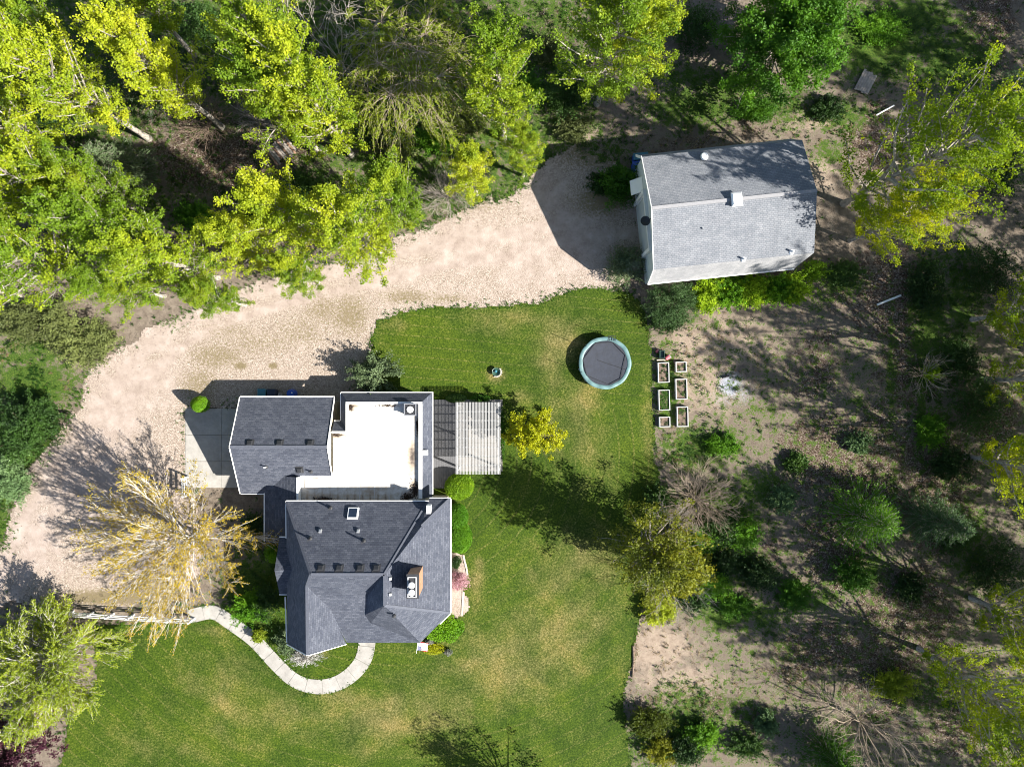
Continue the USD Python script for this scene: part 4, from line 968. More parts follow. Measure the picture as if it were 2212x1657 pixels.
# toy cart and bits north of the beds
p = at(1430, 765.5, .4)
gc = Thing("garden_cart", "old dark green garden cart with bent handle just north of the raised beds", "garden cart", (p[0], p[1], 0))
gc.part("tub", join(cbox(-.2, .2, -.33, .33, .22, .27), box(-.2, -.17, -.33, .33, .271, .5), box(.17, .2, -.33, .33, .271, .5), box(-.168, .168, -.33, -.3, .271, .5), box(-.168, .168, .3, .33, .271, .5)), "green_enamel", local=True)
gc.part("handle", tube([(0, .33, .3), (.05, .55, .55), (.35, .75, .75), (.55, .78, .72)], .022, 6), "brown_wood", local=True)
for sx in (-1, 1):
    for sy in (-1, 1):
        v_, f_ = lathe((0, 0), [(.0, -.03), (.12, -.03), (.13, 0), (.12, .03), (0, .03)], 14)
        gc.part("wheel", (np.stack([v_[:, 2] + sx * .25, v_[:, 0] + sy * .22, v_[:, 1] + .13], 1), f_), "black_plastic", local=True)
for (px_, py_, lab, s) in ((1442, 772, "larger pink plastic bucket lying east of the dark garden cart", 1.0), (1420, 758.5, "small faded pink bucket west of the dark garden cart", .62)):
    p = at(px_, py_, .15)
    t = Thing("pink_bucket", lab, "bucket", (p[0], p[1], .19 * s), rot=40, scale=s)
    v_, f_ = lathe((0, 0), [(.0, -.2), (.15, -.2), (.21, .2), (.19, .2), (.13, -.17), (0, -.17)], 18)
    t.part("shell", (np.stack([v_[:, 2], v_[:, 0], v_[:, 1]], 1), f_), "pink_plastic", local=True, smooth=40)
    t.part("handle", tube([(.2, .2 * math.cos(q), .02 + .2 * math.sin(q)) for q in np.linspace(0, math.pi, 9)], .012, 5), "white_metal", local=True)
p = at(1428, 777.5, .05)
single("loose_plank", move(cbox(-.36, .36, -.06, .06, .03, .07, .006), 1, p), "pale_wood", "short pinkish plank on the ground just north of the tall raised bed", "plank")

# bowl on a stone ring in the lawn
p = at(1072, 803, .3)
bw = Thing("planter_bowl", "dark glazed green bowl standing on pale stones in the middle of the lawn", "planter", (p[0], p[1], 0))
bw.part("bowl", lathe((0, 0), [(.12, .05), (.2, .2), (.34, .36), (.35, .40), (.31, .39), (.18, .25), (0, .22)], 22), "green_enamel", local=True, smooth=40)
bw.part("glass_ball", lathe((-.05, .05), [(.0, .26), (.1, .30), (.13, .38), (.09, .47), (0, .5)], 14), "teal_plastic", local=True, smooth=True)
rng = np.random.default_rng(5)
for k in range(7):
    ang = -1.9 + k * .42
    ic = trimesh.creation.icosphere(1, .085)
    vv = np.asarray(ic.vertices) * [1.2, .9, .7] + rng.normal(0, .012, (len(ic.vertices), 3)) + [.38 * math.cos(ang), .38 * math.sin(ang), .08]
    bw.part("stone", (vv, ic.faces), "rock", local=True)

# refuse bins on the shaded north side of the garage
for (px_, py_, lm, lab) in ((565, 848, "teal_plastic", "teal wheeled refuse bin behind the garage, westmost of the row"), (586, 848, "navy_plastic", "dark navy wheeled refuse bin between the teal bin and the white bucket")):
    p = at(px_, py_, 1.0)
    t = Thing("refuse_bin", lab, "bin", (p[0], p[1] - .05, 0), group="refuse bins behind the garage")
    v_, f_ = cbox(-.30, .30, -.34, .34, .06, .98, .01)
    v_[v_[:, 2] < .5, :2] *= .82
    t.part("body", (v_, f_), lm, local=True)
    t.part("lid", cbox(-.33, .33, -.37, .37, .985, 1.05, .03), lm, local=True)
    t.part("handle", tube([(-.25, -.42, .93), (.25, -.42, .93)], .018, 6), "black_plastic", local=True)
    for sx in (-1, 1):
        w_ = lathe((0, 0), [(.0, -.025), (.1, -.025), (.1, .025), (0, .025)], 12)
        t.part("wheel", (np.stack([w_[0][:, 2] + sx * .29, w_[0][:, 0] - .27, w_[0][:, 1] + .1], 1), w_[1]), "black_plastic", local=True)
p = at(627, 849, 1.0)
t = Thing("blue_drum", "round bright blue plastic drum behind the garage, eastmost of the row", "drum", (p[0], p[1] - .02, 0))
t.part("body", lathe((0, 0), [(.0, .0), (.30, .0), (.33, .1), (.335, .45), (.345, .5), (.335, .55), (.33, .9), (.30, .97), (0, .97)], 26), "blue_plastic", local=True, smooth=35)
t.part("bung", lathe((.12, .06), [(.06, .972), (.06, 1.0), (0, 1.0)], 12), "white_metal", local=True)
p = at(604, 853, .4)
t = Thing("white_bucket", "small white bucket between the navy bin and the blue drum", "bucket", (p[0], p[1], 0))
t.part("shell", lathe((0, 0), [(.0, .01), (.13, .01), (.16, .36), (.145, .36), (.12, .04), (0, .04)], 18), "white_metal", local=True, smooth=35)
t.part("handle", tube([(.15 * math.cos(q), .02, .33 + .15 * math.sin(q)) for q in np.linspace(0, math.pi, 9)], .006, 5), "grey_metal", local=True)

# white three-rail fences
def rail_fence(p0, p1, n, label, h=1.38):
    p0, p1 = np.asarray(p0, float), np.asarray(p1, float)
    t = Thing("rail_fence", label, "fence", tuple((p0 + p1) / 2), group=None)
    q = np.array([p0 + (p1 - p0) * k / n for k in range(n + 1)])
    for v_ in q:
        t.part("post", cbox(v_[0] - .065, v_[0] + .065, v_[1] - .065, v_[1] + .065, 0, h, .02), "white_paint")
    for z_ in (.48, .88, 1.26):
        for k in range(n):
            d_ = (q[k + 1] - q[k]) / np.linalg.norm(q[k + 1] - q[k])
            t.part("rail", bar(q[k] + d_ * .068 + [0, 0, z_], q[k + 1] - d_ * .068 + [0, 0, z_], .045, .14), "white_paint")
    return t


rail_fence(at(115.3, 1316.5), at(421, 1334.4), 7, "long white three-rail fence between the gravel drive and the front lawn")
rail_fence(at(408, 1029), at(409, 1068), 1, "short white rail fence section at the garage apron under the golden tree")

# flag on a pole at the porch corner
fp = Thing("flag", "red and white striped flag with blue canton on a pole at the porch corner", "flag", (-7.2, -19.5, 3.3))
q0, q1 = np.array([-7.25, -19.3, 3.0]), np.array([-7.35, -20.75, 3.75])
fp.part("pole", tube([q0, q1], .022, 8), "white_metal")
ax = (q0 - q1) / np.linalg.norm(q0 - q1)
dn = np.array([.72, .25, -.62]); dn -= ax * (dn @ ax); dn /= np.linalg.norm(dn)
fo = q1 + ax * .25
W_, H_ = .62, .92   # hoist along the pole, fly hanging down
for k in range(13):
    a0, a1 = W_ * k / 13, W_ * (k + 1) / 13
    s0 = .40 * H_ if k < 7 else 0.0
    tt = np.linspace(s0, H_, 9)
    wav = .03 * np.sin(tt * 9)[:, None] * np.cross(ax, dn)
    A = fo + ax * a0 + dn * tt[:, None] + wav
    B = fo + ax * a1 + dn * tt[:, None] + wav
    v_ = np.vstack([A, B]); kk = np.arange(8)
    fp.part("stripe", (v_, np.vstack([np.stack([kk, kk + 1, kk + 10], 1), np.stack([kk, kk + 10, kk + 9], 1)])), "red_cloth" if k % 2 == 0 else "white_cloth")
tt = np.linspace(0, .40 * H_, 5)
wav = .03 * np.sin(tt * 9)[:, None] * np.cross(ax, dn)
A, B = fo + dn * tt[:, None] + wav, fo + ax * (W_ * 7 / 13) + dn * tt[:, None] + wav
kk = np.arange(4)
cn = fp.part("canton", (np.vstack([A, B]), np.vstack([np.stack([kk, kk + 1, kk + 6], 1), np.stack([kk, kk + 6, kk + 5], 1)])), "navy_cloth")
sv, sf = [], []
for r_ in range(9):
    for c2 in range(6 if r_ % 2 == 0 else 5):
        u_ = (c2 + (.5 if r_ % 2 == 0 else 1.0)) / 6
        pz_ = fo + ax * (W_ * 7 / 13 * (r_ + .7) / 9.4) + dn * (.40 * H_ * u_)
        pz_ = pz_ + .03 * np.sin(.40 * H_ * u_ * 9) * np.cross(ax, dn)
        for sgn in (-1, 1):
            o_ = pz_ + sgn * .003 * np.cross(ax, dn)
            pts_ = [o_ + .016 * (1 if w % 2 == 0 else .4) * (math.cos(w * math.pi / 5) * ax + math.sin(w * math.pi / 5) * dn) for w in range(10)]
            b_ = len(sv)
            sv += [o_] + pts_
            sf += [[b_, b_ + 1 + w, b_ + 1 + (w + 1) % 10] for w in range(10)]
fp.part("stars", (np.array(sv), np.array(sf)), "white_cloth", parent=cn)

# poles, planks, pallet
p, q = at(1895, 658, .1), at(1946, 638, .1)
pl = single("pale_pole", tube([p, q], .085, 10), "white_metal", "long pale grey pole lying on the leaf litter south-east of the outbuilding", "pole", smooth=40)
p, q = at(1893, 249, .25), at(1931, 228, .3)
single("white_pole", tube([p, q], .06, 8), "white_metal", "thin white pole lying beside the dark pit by the right-hand poplar", "pole", smooth=40)
pa = Thing("timber_platform", "weathered grey timber platform of long planks in the grass by the green maple", "platform", tuple(at(1868, 180)))
d_ = np.array([.46, .888, 0]); s_ = np.array([.888, -.46, 0])
o_ = at(1868, 180)
for k in range(6):
    l0, l1 = -.92 + .05 * ((k * 7) % 3), .95 - .06 * ((k * 5) % 3)
    cc = o_ + s_ * (-.5 + k * .2)
    pa.part("plank", bar(cc + d_ * l0 + [0, 0, .17 + .006 * (k % 2)], cc + d_ * l1 + [0, 0, .17 + .004 * (k % 3)], .185, .04), "weathered_wood")
for l in (-.6, .6):
    pa.part("bearer", bar(o_ + d_ * l - s_ * .6 + [0, 0, .08], o_ + d_ * l + s_ * .6 + [0, 0, .08], .09, .12), "brown_wood")
pb = Thing("plank_bridge", "old brown plank bridge with uneven board ends under the poplar trunks", "footbridge", tuple(at(608, 325)))
d_ = np.array([.62, -.785, 0]); s_ = np.array([.785, .62, 0])
o_ = at(608, 325)
for k in range(11):
    l0, l1 = -.75 - .12 * ((k * 3) % 4) / 4, (.45 if k in (2, 3) else .85) + .25 * ((k * 7) % 5) / 5
    cc = o_ + s_ * (-.95 + k * .19)
    pb.part("plank", bar(cc + d_ * l0 + [0, 0, .2 + .012 * (k % 3)], cc + d_ * l1 + [0, 0, .2 + .010 * ((k + 1) % 3)], .165, .04), "weathered_wood" if k % 3 else "brown_wood")
for l in (-.5, .5):
    pb.part("bearer", bar(o_ + d_ * l - s_ * 1.1 + [0, 0, .09], o_ + d_ * l + s_ * 1.1 + [0, 0, .09], .12, .14), "brown_wood")
p = at(1567, 813.5, .1)
single("charred_log", tube([p + [-.28, -.08, .0], p + [0, .01, .03], p + [.28, .1, .0]], [.07, .085, .06], 8), "charcoal", "short charred black log in the grey ash of the fire pit", "log", smooth=50)
single("fallen_log", tube([at(1368, 1394, .06), at(1369, 1425, .08), at(1366, 1462, .05)], [.09, .10, .07], 8), "brown_bark", "thin brown log lying along the lawn's east edge on bare soil", "log", smooth=50)
eg = Thing("bed_edging", "curved pale edging strip between the lawn and the planting bed east of the house", "edging", tuple(at(1003, 1260)))
for run in (((1001, 1198), (1004, 1212), (1008, 1227), (1010, 1242)), ((1001, 1277), (1000, 1294), (999, 1311), (998, 1328))):
    for k in range(3):
        p, q = at(*run[k], .06), at(*run[k + 1], .06)
        eg.part("edging_block", bar(p + (q - p) * .02, q - (q - p) * .02, .13, .14), "pale_stone")
v, f, x, y = sheet([(966, 1190), (1000, 1197), (1008, 1240), (1001, 1277), (1012, 1290), (1014, 1310), (999, 1330), (966, 1335)], .14, .065, .06, 21, relief=.02)
bedm = single("planting_bed", (v, f), "gravel", None, None, kind="structure", smooth=True)
attr(bedm, "worn", x * 0 + .45); attr(bedm, "weeds", x * 0 + .2)
# ------------------------------------------------------------------ vegetation
def unit(v):
    v = np.asarray(v, float)
    return v / np.maximum(np.linalg.norm(v, axis=-1, keepdims=True), 1e-9)


def leaf_mesh(C, size, rng, up=0.7, aspect=0.62, dirs=None):
    """One four-cornered leaf (two triangles, folded along the midrib) at each point."""
    C = np.asarray(C, float)
    n = len(C)
    nor = unit(rng.normal(size=(n, 3)) + [0, 0, up])
    t = rng.normal(size=(n, 3)) if dirs is None else np.asarray(dirs) + rng.normal(0, .25, (n, 3))
    t = unit(t - nor * np.sum(t * nor, 1, keepdims=True))
    b = np.cross(nor, t)
    s = (size * rng.uniform(.65, 1.3, n))[:, None] if np.isscalar(size) else size[:, None]
    fold = nor * s * .12
    v = np.stack([C - t * s * .5, C + b * s * aspect * .5 + fold, C + t * s * .5, C - b * s * aspect * .5 + fold], 1).reshape(-1, 3)
    k = np.arange(n) * 4
    return v, np.vstack([np.stack([k, k + 1, k + 2], 1), np.stack([k, k + 2, k + 3], 1)])


class Wood:
    def __init__(self):
        self.P0, self.P1, self.R0, self.R1 = [], [], [], []

    def line(self, pts, r0, r1):
        pts = np.asarray(pts, float)
        r = np.linspace(r0, r1, len(pts))
        self.P0.append(pts[:-1]); self.P1.append(pts[1:]); self.R0.append(r[:-1]); self.R1.append(r[1:])

    def mesh(self, n=5):
        return frusta(np.vstack(self.P0), np.vstack(self.P1), np.concatenate(self.R0), np.concatenate(self.R1), n)


def bend(p, d, L, rng, n=5, rise=0.0, wob=0.08):
    """A limb of n points from p along d, curving up (rise>0) or down."""
    d = unit(d)
    pts = [np.asarray(p, float)]
    for k in range(n - 1):
        d = unit(d + [0, 0, rise / (n - 1)] + rng.normal(0, wob, 3))
        pts.append(pts[-1] + d * L / (n - 1))
    return np.array(pts)


def along(pts, t):
    t = np.asarray(t) * (len(pts) - 1)
    k = np.minimum(t.astype(int), len(pts) - 2)
    w = (t - k)[..., None]
    return pts[k] * (1 - w) + pts[k + 1] * w, unit(pts[k + 1] - pts[k])


def grow_poplar(seed, H=18.0, R=3.9, n1=58, base=.10, per=13, ls=.15, bare=0.0, rise=.45, spread=.13, elev=(38, 66), r0=None, fork=False, top_w=.3):
    """A tall tree of ascending limbs carrying round leaf clusters."""
    rng = np.random.default_rng(seed)
    tw, br = Wood(), Wood()
    zt = np.linspace(0, 1, 14)
    wob = np.cumsum(rng.normal(0, .012 * H / 2.2, (14, 2)), 0) * zt[:, None]
    T = np.stack([wob[:, 0], wob[:, 1], zt * H], 1)
    r0 = r0 or .0115 * H
    rr = r0 * (1 - zt) ** .85 + .02
    rr[0] *= 1.35
    for k in range(13):
        tw.line(T[k:k + 2], rr[k], rr[k + 1])
    C = []
    for i in range(n1):
        t = base + (1 - base) * ((i + .5) / n1) ** .92
        p, _ = along(T, np.array(t))
        az = 2.399 * i + rng.normal(0, .3)
        prof = min(1, .45 + (t - base) / .25) * (1 - max(0, (t - .35) / (1 - .35)) ** 1.5 * (1 - top_w))
        L = R * prof * rng.uniform(.65, 1.3)
        el = math.radians(rng.uniform(*elev) + 22 * max(0, t - .6))
        L = L / max(.45, math.cos(el) + .15)
        B = bend(p, [math.cos(az) * math.cos(el), math.sin(az) * math.cos(el), math.sin(el)], L, rng, 6, rise)
        br.line(B, .012 * L + .02, .008)
        if rng.random() < bare:
            continue
        for s in np.linspace(.22, .98, 13):
            q, d = along(B, np.array(s))
            e = unit(d * .8 + rng.normal(0, .62, 3) + [0, 0, .15])
            l2 = (.25 + .15 * L * (1.1 - s)) * rng.uniform(.5, 1.5)
            S = bend(q, e, l2, rng, 3, .3)
            br.line(S, .011, .005)
            C += [S[-1], (S[0] * .45 + S[2] * .55)]
        C.append(B[-1])
    C = np.array(C)
    P = np.repeat(C, per, 0) + rng.normal(0, spread, (len(C) * per, 3))
    return tw.mesh(8), br.mesh(4), leaf_mesh(P, ls, rng, .55, .8)


def grow_round(seed, H=7.0, R=3.0, n1=40, per=13, ls=.16, dens=2.0, base=.2, elev=(5, 65), spread=.16, sec=6, rise=.2, r0=None, clusters=2, rag=.25):
    """A broad tree: limbs from the upper trunk ending on a rounded crown."""
    rng = np.random.default_rng(seed)
    tw, br = Wood(), Wood()
    T = np.stack([np.cumsum(rng.normal(0, .03 * H / 5, 8)), np.cumsum(rng.normal(0, .03 * H / 5, 8)), np.linspace(0, .8 * H, 8)], 1)
    T[0, :2] = 0
    r0 = r0 or .022 * H
    tw.line(T, r0, .03)
    C = []
    for i in range(n1):
        t = base + (1 - base) * rng.random() ** .8
        p, _ = along(T, np.array(t))
        az = 2.399 * i + rng.normal(0, .3)
        el = math.radians(elev[0] + (elev[1] - elev[0]) * ((t - base) / (1 - base)) ** 1.2 + rng.normal(0, 8))
        prof = math.sqrt(max(.08, 1 - ((t - .5) / .62) ** 2))
        L = R * prof * rng.uniform(1 - rag, 1 + rag)
        B = bend(p, [math.cos(az) * math.cos(el), math.sin(az) * math.cos(el), math.sin(el)], L, rng, 5, rise, .12)
        br.line(B, .014 * L + .015, .007)
        for s in np.linspace(.3, 1, sec):
            q, d = along(B, np.array(min(s, .999)))
            e = unit(d * .7 + rng.normal(0, .8, 3))
            S = bend(q, e, (.3 + .22 * L * (1.2 - s)) * rng.uniform(.6, 1.4), rng, 3, .1)
            br.line(S, .01, .004)
            C += [S[-1]] if clusters == 1 else [S[-1], (S[1] + S[2]) / 2]
    C = np.array(C)
    per = int(per * dens)
    P = np.repeat(C, per, 0) + rng.normal(0, spread, (len(C) * per, 3))
    return tw.mesh(7), br.mesh(4), leaf_mesh(P, ls * 1.15, rng, .6, .75)


def grow_vase(seed, H=9.0, R=5.5, n0=15, n1=9, n2=5, h0=1.2, leaf=5, ls=.13, elev=(30, 75), tip_only=True, r0=.2, twig=.9, droop=.0, fat=1.0, spr=1.0, wob=.05):
    """Bare radiating limbs forking into many straight twigs, sparse new leaves on the twigs."""
    rng = np.random.default_rng(seed)
    tw, br = Wood(), Wood()
    T = np.array([[0, 0, 0], [.03, .02, h0 * .5], [0, 0, h0], [.02, -.03, h0 * 1.9]])
    tw.line(T, r0, r0 * .55)
    C, D = [], []
    for i in range(n0):
        az = 2.399 * i + rng.normal(0, .2)
        el = math.radians(rng.uniform(*elev))
        L = math.hypot(R * math.cos(el), (H - h0) * math.sin(el)) * rng.uniform(.85, 1.12)
        p = along(T, np.array(.55 + .44 * rng.random()))[0]
        B = bend(p, [math.cos(az) * math.cos(el), math.sin(az) * math.cos(el), math.sin(el)], L, rng, 8, .15 - droop, wob)
        br.line(B, .018 * L ** .8 * .6, .012)
        for s in np.linspace(.22, .98, n1):
            q, d = along(B, np.array(s))
            e = unit(d + rng.normal(0, .38 * spr, 3))
            l1 = L * .38 * (1.25 - s) * rng.uniform(.6, 1.3) + .4
            S = bend(q, e, l1, rng, 5, .1 - droop, wob)
            br.line(S, .017 * fat, .006 * fat)
            for s2 in np.linspace(.25, .97, n2):
                q2, d2 = along(S, np.array(s2))
                e2 = unit(d2 + rng.normal(0, .42 * spr, 3))
                U = bend(q2, e2, twig * rng.uniform(.4, 1.2), rng, 3, .05 - droop, wob * 1.5)
                br.line(U, .008 * fat, .004 * fat)
                for w in ((.55, .8, 1.0) if tip_only else (.2, .4, .6, .8, 1.0)):
                    C.append(along(U, np.array(min(w, .999)))[0]); D.append(unit(U[-1] - U[0]))
    if not leaf:
        return tw.mesh(6), br.mesh(4), None
    C, D = np.array(C), np.array(D)
    P = np.repeat(C, leaf, 0) + rng.normal(0, .06, (len(C) * leaf, 3))
    return tw.mesh(7), br.mesh(4), leaf_mesh(P, ls, rng, .3, .5, np.repeat(D, leaf, 0))


def grow_weeping(seed, H=10.0, R=4.5, anchors=260, drop=2.6, ls=.16, per=44, bare=.15):
    """A willow: limbs to anchor points over a domed, clumpy crown; from each a bunch of strands hangs down."""
    rng = np.random.default_rng(seed)
    tw, br = Wood(), Wood()
    T = bend([0, 0, 0], [.05, .03, 1], H * .55, rng, 6, .1, .05)
    tw.line(T, .28, .10)
    hubs = []
    for i in range(16):
        az, rr_ = 2.399 * i, R * math.sqrt((i + .5) / 16) * .85
        e = np.array([rr_ * math.cos(az), rr_ * math.sin(az), H * (.98 - .38 * (rr_ / R) ** 2) + rng.normal(0, .35)])
        p, _ = along(T, np.array(rng.uniform(.5, .99)))
        mid = (p + e) / 2 + rng.normal(0, .35, 3) + [0, 0, .7]
        q = np.linspace(0, 1, 7)[:, None]
        B = p * (1 - q) ** 2 + 2 * mid * q * (1 - q) + e * q ** 2
        br.line(B, .075, .02)
        hubs.append(e)
    C, D = [], []
    for i in range(anchors):
        h = hubs[rng.integers(0, 16)]
        o = np.array([*rng.normal(0, R * .24, 2), 0.0])
        a_ = h + o + [0, 0, -.35 * np.linalg.norm(o) + rng.normal(0, .2)]
        br.line(np.array([h, (h + a_) / 2 + [0, 0, .25], a_]), .02, .008)
        out = unit(np.array([a_[0], a_[1], 0]) * .25 + [*rng.normal(0, .6, 2), 0])
        for _ in range(5):
            S = bend(a_ + rng.normal(0, .08, 3), out * .9 + [*rng.normal(0, .35, 2), .25], drop * rng.uniform(.35, 1.15), rng, 6, -2.1, .08)
            br.line(S, .009, .005)
            if rng.random() < bare:
                continue
            pt, dd = along(S, np.minimum(rng.uniform(.05, 1, per), .999))
            C.append(pt + rng.normal(0, .045, pt.shape)); D.append(dd)
    C, D = np.vstack(C), np.vstack(D)
    return tw.mesh(7), br.mesh(4), leaf_mesh(C, ls, rng, .6, .45, D)


def grow_conifer(seed, H=9.0, R=2.4, tiers=26, arms=9, ls=.16, per=16, base=.06, droop=.5, elev=20):
    rng = np.random.default_rng(seed)
    tw, br = Wood(), Wood()
    T = np.array([[0, 0, 0], [.03, 0, H * .5], [0, .02, H]])
    tw.line(T, .02 * H, .015)
    C, D = [], []
    for k in range(tiers):
        t = base + (1 - base) * k / tiers
        for a_ in range(arms):
            az = 2 * math.pi * a_ / arms + k * 1.1 + rng.normal(0, .15)
            L = R * (1 - t) ** .75 * rng.uniform(.7, 1.2) + .15
            el = math.radians(elev + 25 * t)
            B = bend([0, 0, t * H], [math.cos(az) * math.cos(el), math.sin(az) * math.cos(el), math.sin(el)], L, rng, 5, -droop, .06)
            br.line(B, .02, .006)
            m = max(4, int(per * (L / R) * 2))
            w = rng.uniform(.15, 1, m)
            pt, dd = along(B, np.minimum(w, .999))
            side = unit(np.cross(dd, [0, 0, 1.0])) * (rng.normal(0, .22 * L * .6, m) * (1.1 - w))[:, None]
            C.append(pt + side + rng.normal(0, .04, pt.shape)); D.append(dd + side)
    C, D = np.vstack(C), np.vstack(D)
    P = np.repeat(C, 3, 0) + rng.normal(0, .07, (len(C) * 3, 3))
    return tw.mesh(7), br.mesh(4), leaf_mesh(P, ls * 1.25, rng, .8, .4, np.repeat(D, 3, 0))


def grow_shrub(seed, rx, ry, h, n=2600, ls=.10, lump=.22, fill=.35, up=.6, aspect=.65, lf=1.3):
    """A dense rounded shrub: leaves in a lumpy shell about its stems."""
    rng = np.random.default_rng(seed)
    n = int(n * 1.7)
    d = unit(rng.normal(size=(n, 3)) * [1, 1, .9])
    d[:, 2] = np.abs(d[:, 2]) * np.where(rng.random(n) < .85, 1, -.5)
    NL = 16
    lobes = None if lump <= .16 else unit(rng.normal(size=(NL, 3))) * [.66, .66, .5] * rng.uniform(.3, 1, (NL, 1)) ** .5
    r = 1 + lump * 1.6 * (meshkit.fbm(d * lf + seed * 3.1, 3, seed) - .5)
    r = r * np.where(rng.random(n) < fill, rng.uniform(.45, 1, n), rng.uniform(.88, 1.04, n))
    P = d * r[:, None]
    if lobes is not None:
        P = P * .46 * rng.uniform(.6, 1.35, NL)[(w_ := rng.integers(0, NL, n))][:, None] + lobes[w_]
        if lump > .3:
            ns, nk = int(n * .30), 70
            dk = unit(rng.normal(size=(nk, 3)) + [0, 0, .5])
            ki = rng.integers(0, nk, ns)
            P[:ns] = dk[ki] * (.55 + (.35 + .45 * rng.random(nk)[ki]) * rng.random(ns))[:, None] * 1.12 + rng.normal(0, .05, (ns, 3))
    P = P * [rx, ry, h * .55] + [0, 0, h * .45]
    P[:, 2] = np.maximum(P[:, 2], .04)
    st = Wood()
    for k in range(14):
        az = 2.399 * k
        e = [math.cos(az) * .6 * rx, math.sin(az) * .6 * ry, h * .75]
        st.line(np.array([[.05 * math.cos(az), .05 * math.sin(az), 0], np.array(e) * .5 + rng.normal(0, .05, 3), e]), .03, .008)
    return st.mesh(5), leaf_mesh(P, ls, rng, up, aspect)


def tree(name, label, cat, grown, loc, wood="grey_bark", leaf="green_leaf", rot=0.0, scale=1.0, group=None, tname="trunk", bname="branches", cname="crown"):
    t = Thing(name, label, cat, loc, rot, scale, group)
    t.part(tname, grown[0], wood, local=True, smooth=60)
    t.part(bname, grown[1], wood, local=True)
    if grown[2] is not None:
        t.part(cname, grown[2], leaf, local=True)
    return t


def shrub(label, px, py, rx, ry, h, leaf, seed, n=2600, ls=.10, name="shrub", cat="shrub", rot=0.0, group=None, wood="brown_bark", **kw):
    """Placed by its visible middle; rx, ry in metres."""
    p = at(px, py, h * .5)
    g = grow_shrub(seed, rx, ry, h, n, ls, **kw)
    t = Thing(name, label, cat, (p[0], p[1], 0), rot, 1.0, group)
    t.part("stems", g[0], wood, local=True)
    t.part("foliage", g[1], leaf, local=True)
    return t


# --- tall yellow-green poplars: four grown shapes, set out where the photograph shows them
PG = "tall spring-green poplars"
kinds = [dict(seed=11), dict(seed=23, R=4.3, n1=70, base=.22), dict(seed=37, H=17.0, R=4.8, n1=70, elev=(32, 60)), dict(seed=41, H=16.0, R=4.0, n1=62, base=.05, elev=(32, 62))]
protos = {}
poplars = [  # (kind, base px, base py, height scale, turn, label)
    (1, 322, 300, 1.0, 0, "big poplar whose thick pale trunk lies bare beside the grey pine, upper left"),
    (0, 628, 275, .95, 40, "poplar whose pale trunk foot stands just above the plank bridge"),
    (2, 545, 188, .95, 90, "broad poplar at the top edge with its trunk showing above the plank bridge poplar"),
    (0, 760, 335, 1.0, 150, "slender poplar rising beside the white bare tree at the upper centre-left"),
    (3, 900, 350, 1.05, 200, "poplar with low leafy limbs west of the grey leafless brush"),
    (0, 1088, 300, .98, 250, "narrow pointed poplar standing alone east of the weeping willow"),
    (2, 1290, 225, 1.02, 20, "big poplar at the top edge north-west of the outbuilding"),
    (3, 700, 520, .95, 70, "poplar south of the plank bridge with a lobed bright crown"),
    (2, 820, 545, .90, 115, "broad poplar overhanging the middle of the gravel drive"),
    (3, 470, 600, .95, 160, "poplar at the edge of the drive below the leafy clearing"),
    (2, 250, 610, 1.0, 210, "dense poplar on the left above the olive juniper bank"),
    (1, 400, 560, .9, 260, "poplar between the leafy clearing and the drive, left of centre"),
    (1, 150, 470, 1.0, 300, "poplar at the left edge below the big bare-trunk poplar"),
    (0, 235, 205, 1.0, 330, "poplar at the upper left corner right of the corner tree"),
    (2, 150, 330, 1.05, 30, "poplar at the left edge behind the bare pale trunk"),
    (1, 420, 120, .9, 80, "poplar at the top edge left of the dark shaded pine"),
    (3, 1030, 420, .62, 10, "short poplar by the drive just below the narrow pointed poplar"),
    (3, 355, 640, .72, 130, "low poplar reaching furthest down over the drive's bend"),
    (0, 60, 640, .9, 15, "poplar at the left edge just above the olive juniper thicket"),
    (2, 330, 470, .8, 185, "short poplar at the lower edge of the leafy clearing"),
    (3, 880, 480, .8, 275, "low poplar beside the drive north of the broad overhanging one"),
    (3, 690, 610, .6, 35, "lowest leafy poplar brushing the drive's middle"),
    (1, 690, 330, .9, 145, "poplar right beside the plank bridge's east end"),
    (1, 60, 130, 1.0, 65, "poplar filling the upper left corner"),
    (2, 690, 250, .95, 5, "poplar between the plank bridge and the white bare tree"),
    (1, 480, 275, .9, 245, "poplar behind the clearing with its crown over the shaded pine's top"),
    (0, 530, 660, .55, 290, "small poplar at the drive's north edge left of the lowest one"),
    (2, 1340, 190, .9, 105, "poplar at the top edge nearest the outbuilding's lane"),
    (0, 1130, 380, .55, 190, "small poplar by the drive's far end beside the narrow pointed poplar"),
    (0, 270, 490, 1.0, 75, "poplar just below the grey-green pine on the left"),
    (3, 590, 560, .75, 220, "short poplar overhanging the drive left of the broad one"),
]
for k, px, py, s, rot, lab in poplars:
    if k not in protos:
        protos[k] = tree("poplar_tree", lab, "poplar tree", grow_poplar(**kinds[k]), tuple(at(px, py)), "pale_bark", "poplar_leaf", rot, s, PG)
    else:
        copy_of(protos[k], lab, at(px, py), rot, s)
